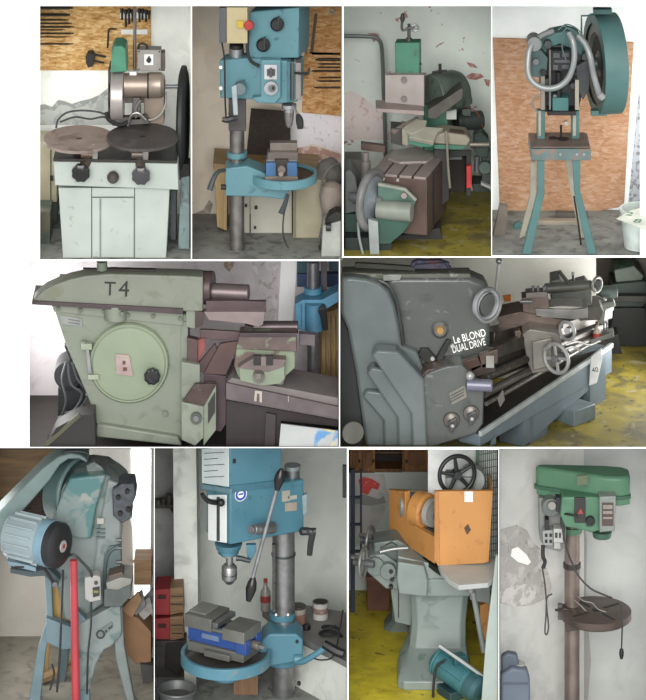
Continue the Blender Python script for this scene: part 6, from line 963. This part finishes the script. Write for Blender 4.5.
    ob('body', M().fp(2.45, [(367, 580), (390, 580), (390, fy(9, 2.45)), (367, fy(9, 2.45))], .35), RB, x, .6); ob('lid', M().rc(2.43, 366, 577, 391, 581, .38), mat('8a5a44', .6, 0, .2), x, .4)
bay9()
# ================================================================ bay: green pillar drill in the corner
def bay10():
    B = 1.5; z = FZ[10]
    GR = mat('5f9070', .42, 0, .08, 3., [('547f64', 6., .58, .7)], name='drill_green'); GD = mat('466f58', .45, 0, .1); GY = mat('9da09c', .45, .1); COLM = mat('a3948a', .36, .5, .2, 5., name='rusty_steel'); TBL = mat('6f6058', .45, .45, .15, 6.); CB = mat('3c3b3a', .5)
    # the left wall comes forward to a corner; its plaster has fallen off in a patch
    c0, c1 = P(500, 440, .62), P(584, 440, B-.01)
    st('wall_corner', M().ext([V((c0.x, c0.y, z)), V((c1.x, c1.y, z)), V((c1.x, c1.y, P(584, 448, B).z)), V((c0.x, c0.y, P(500, 448.7, .62).z))], (-.0, .005, 0)), PLAS('c3c3be', [('adadaa', 3., .5, .72)]))
    n = V((c1.y-c0.y, -(c1.x-c0.x), 0)).normalized()
    if n.y > 0: n = -n
    w = Pl(V((c0.x, c0.y, 0))+n*.004, n)
    st('wall_patch', M().on(w, [(500, 530), (509, 527), (517, 525), (527, 530), (532, 540), (541, 550), (549, 575), (553, 592), (545, 599), (530, 606), (512, 606), (500, 603)], .003), PLAS('a3a09b', [('b9b6b1', 6., .5, .64), ('8f8c87', 16., .58, .64)]))
    st('wall_patch', M().on(Pl(w.p+n*.003, n), [(512, 549), (518, 547), (527, 555), (531, 562), (528, 565), (518, 562), (511, 556)], .002), PLAS('efeeea'))
    st('wall_patch', M().on(Pl(w.p+n*.003, n), [(500, 592), (512, 586), (526, 584), (536, 592), (534, 602), (516, 607), (500, 602)], .002), PLAS('c2bfba', [('a8a5a0', 12., .5, .6)]))
    st('wall_patch', M().fp(B-.004, [(583, 520), (587, 540), (586, 600), (591, 660), (588, 700), (581, 700), (580, 600)], .003), PLAS('8f8d8a'))
    t = T('pillar_drill', 'green pillar drill with round table standing in the room corner', 'drill press', P(571, 720, .8))
    d = .55; a = 16
    # belt cover: rounded front corner, lip around
    E = YP(620, d, -a)
    def slab(nm, y0, y1, m, bev, grow=0.):
        A = P(612, y0, d); h = A.z-P(612, y1, d).z; pts = []
        fx = V((math.cos(R(-38)), math.sin(R(-38)), 0)); bx = V((-fx.y, fx.x, 0))
        # outline in plan: long body going back to the left, its front end at the right
        o = V((P(606, 470, d).x, d+.05, 0)); L_ = .72; Wd = .44
        q = [(.24, -.30), (.24, .12), (.18, .24), (.02, .32), (-.28, .36), (-.62, .40), (-.70, .36), (-.70, .22), (-.50, .05), (-.12, -.26), (0, -.36), (.14, -.38)]
        return ob(nm, M().ext([V((o.x+x*(1+grow), o.y+y*.5*(1+grow), A.z)) for x, y in q], (0, 0, -h)), m, t, bev)
    slab('belt_cover', 472.5, 493, GR, 3.); slab('cover_lip', 491.5, 495, GD, .6, .025); slab('cover_base', 494, 501, GR, 1.2, -.01)
    ob('cover_plate', M().fp(.245, [(576, 473.5), (587, 471.5), (587, 481), (576, 483.5)], .02) if 0 else M().fp(d-.2, [(577, 476), (588, 475), (588, 484), (577, 486)], .02), mat('6f7a5c', .5), t, .1)
    # head under the cover
    ob('drill_head', M().fp(d-.14, [(562, 497), (600, 497), (601, 530), (592, 533), (585, 531), (565, 527), (560, 515)], .4), GR, t, 1.5); fp_ = ob('front_housing', M().fp(d-.26, [(599.5, 497), (616, 496), (615, 531), (599.5, 532.5)], .35), mat('9aa29a', .45, .1), t, .8)
    ob('scale_plate', M().rc(d-.27, 602, 503, 613.5, 526, .015), mat('5a4a43', .5), fp_, .1); ob('scale_plate_rows', M().rc(d-.275, 603, 505, 612.5, 509, .01).rc(d-.275, 603, 511, 612.5, 514, .01).rc(d-.275, 603, 517, 612.5, 519, .01), mat('a49a90', .5), fp_, 0); ob('quill_nose', M().cz(602, 531, 537, 9, d+.0, r1=10), GD, t, .6)
    s = ob('switch_plate', M().rc(d-.16, 574.5, 498, 585.5, 523, .04), mat('343231', .45), t, .3); ob('warning_triangle', M().fp(d-.17, [(577.5, 514), (580.5, 508), (583.5, 514)], .015), mat('b0433c', .5), s, 0)
    k = ob('round_knob', M().cy(590.5, 522, 4.4, d-.2, .1), BLK, t, .4); ob('side_lug', M().rc(d-.15, 586, 517, 590, 527, .06), GD, t, .4)
    ob('feed_rod', M().tb([(560, 513, d-.1), (572, 515, d-.18), (578, 517, d-.2)], 1.2), IRON, t, 0)
    # motor and electrical box at the left
    m = ob('motor_bracket', M().fp(d+.1, [(539, 498), (566, 500), (566, 546), (560, 552), (545, 548), (540, 540)], .25), GY, t, .8); ob('motor_drum', M().cy(551, 508, 9, d-.02, .2), mat('7f8581', .45, .2, .2), t, .8); ob('drum_cap', M().cy(552, 506, 4, d-.08, .08), mat('b5b2aa', .4, .3), t, .3)
    for x0, x1, y0, y1, c in ((556, 561, 498, 512, '343436'), (545, 549, 520, 530, '2b2b2d'), (561, 565, 520, 540, '55585a')): ob('bracket_part', M().rc(d-.04, x0, y0, x1, y1, .12), mat(c, .5), t, .4)
    b = ob('contact_box', M().fp(d-.04, [(542.5, 531), (553, 530), (553, 546), (543, 545)], .12), mat('aeb1ad', .45), t, .5)
    for y in (534, 540): 
        for x in (545, 549.5): ob('terminal', M().rc(d-.05, x, y, x+2.5, y+3, .02), BLK, b, 0)
    q = ob('plug_socket', M().rc(d-.08, 553.5, 529, 563, 543, .12), mat('cfcfca', .4), t, .8); ob('socket_foot', M().rc(d-.07, 554, 543, 560.5, 549, .1), mat('c2c1bb', .4), q, .6); ob('socket_hole', M().rc(d-.09, 555, 533, 557.5, 538, .02).rc(d-.09, 559, 533, 561, 538, .02), mat('3d3d3d'), q, .1)
    # column and clamp
    cd = .85; ob('column', M().cz(572, 520, 735, 7.6, cd, 40), COLM, t, 0); ob('column_socket', M().cz(572, 526, 532, 10, cd, 36, r1=11), GR, t, .6); ob('clamp_ring', M().cz(572, 562.5, 567.5, 8.8, cd, 36), mat('4b4744', .45, .3), t, .3)
    # table
    tc = P(596, 610, .72); r0 = .36
    tb_ = ob('round_table', M().lathe([(-.1, r0*.72), (-.085, r0*.95), (-.07, r0), (-.004, r0), (0, r0-.006), (0, .03)], tc, (0, 0, 1), 72), TBL, t, .1)
    for i in range(4):
        an = i*math.pi/2+.6; e = V((math.cos(an), math.sin(an), 0)); ob('table_slot', M().bar(tc+e*.1, tc+e*.3, .028, .006), mat('2f2825', .6), tb_, 0)
    ob('centre_hole', M().cyl(tc, tc+V((0, 0, .004)), .04), mat('241f1d', .6), tb_, 0); ob('table_bracket', M().fp(.72, [(563, 608), (575, 612), (600, 620), (598, 628), (566, 632)], .12), mat('5b5049', .5, .3), t, .6); ob('table_clamp', M().rc(.78, 558, 605, 562.5, 620, .06), mat('77736f', .45, .3), t, .3); ob('clamp_bolt', M().cx(555, 562, 610, 1.3, .75), IRON, t, 0)
    # cables
    ob('power_cable', M().tb([(563, 512, .42), (563, 530, .45), (566, 545, .5), (570, 558, .55), (578, 575, .6), (590, 588, .6), (602, 594, .62), (612, 598, .66)], 1.0), mat('4a4440', .5), t, 0)
    ob('thin_wire', M().tb([(578, 597, .7), (584, 601, .62), (592, 603, .6), (598, 609, .6), (606, 612, .6)], .6), mat('a9a29a', .5), t, 0); ob('thin_wire', M().tb([(574, 600, .7), (580, 605, .62), (586, 611, .6)], .6), mat('a9a29a', .5), t, 0)
    pc = ob('plug_cord', M().tb([(621, 606, .5), (622.5, 620, .42), (622, 634, .42), (621.5, 650, .42)], .8), CB, t, 0); ob('plug', M().lathe([(0, .012), (.03, .022), (.07, .024), (.1, .018)], P(621.5, 659, .42), (0, 0, 1), 16), BLK, pc, 0)
    ob('strap_cable', M().tb([(543, 545, .55), (543, 556, .5), (545, 562, .5), (543, 568, .5)], 2.0), mat('2d2c2c', .5), t, 0); ob('hanging_cable', M().tb([(542, 566, .5), (545, 585, .48), (547, 610, .48), (548.5, 626, .48), (547, 634, .48), (545, 632, .48), (546, 615, .48), (547, 598, .48), (552, 594, .5)], .8), mat('4d4b49', .5), t, 0)
    # plastic can
    j = T('plastic_canister', 'blue grey plastic canister with cap in the lower left corner', 'canister', P(514, 720, .15)); BG = mat('6f7b8a', .5, 0, .08, 4.)
    ob('body', M().fp(.12, [(500.9, 675), (512, 668), (527, 670), (530, 680), (531, 740), (500.9, 740)], .14), BG, j, 2.5); ob('shoulder', M().fp(.2, [(501.4, 657), (508, 653.5), (517, 655), (520, 668), (501.4, 674)], .1), mat('626d7b', .5, 0, .1), j, 2); ob('cap', M().lathe([(0, .06), (.04, .062), (.05, .05)], P(519, 667, .25), (0, -.2, 1), 24), mat('b5b4ac', .5), j, .2); ob('panel_line', M().rc(.112, 503, 683, 528, 685, .01), mat('596471', .5), j, .2)
bay10()
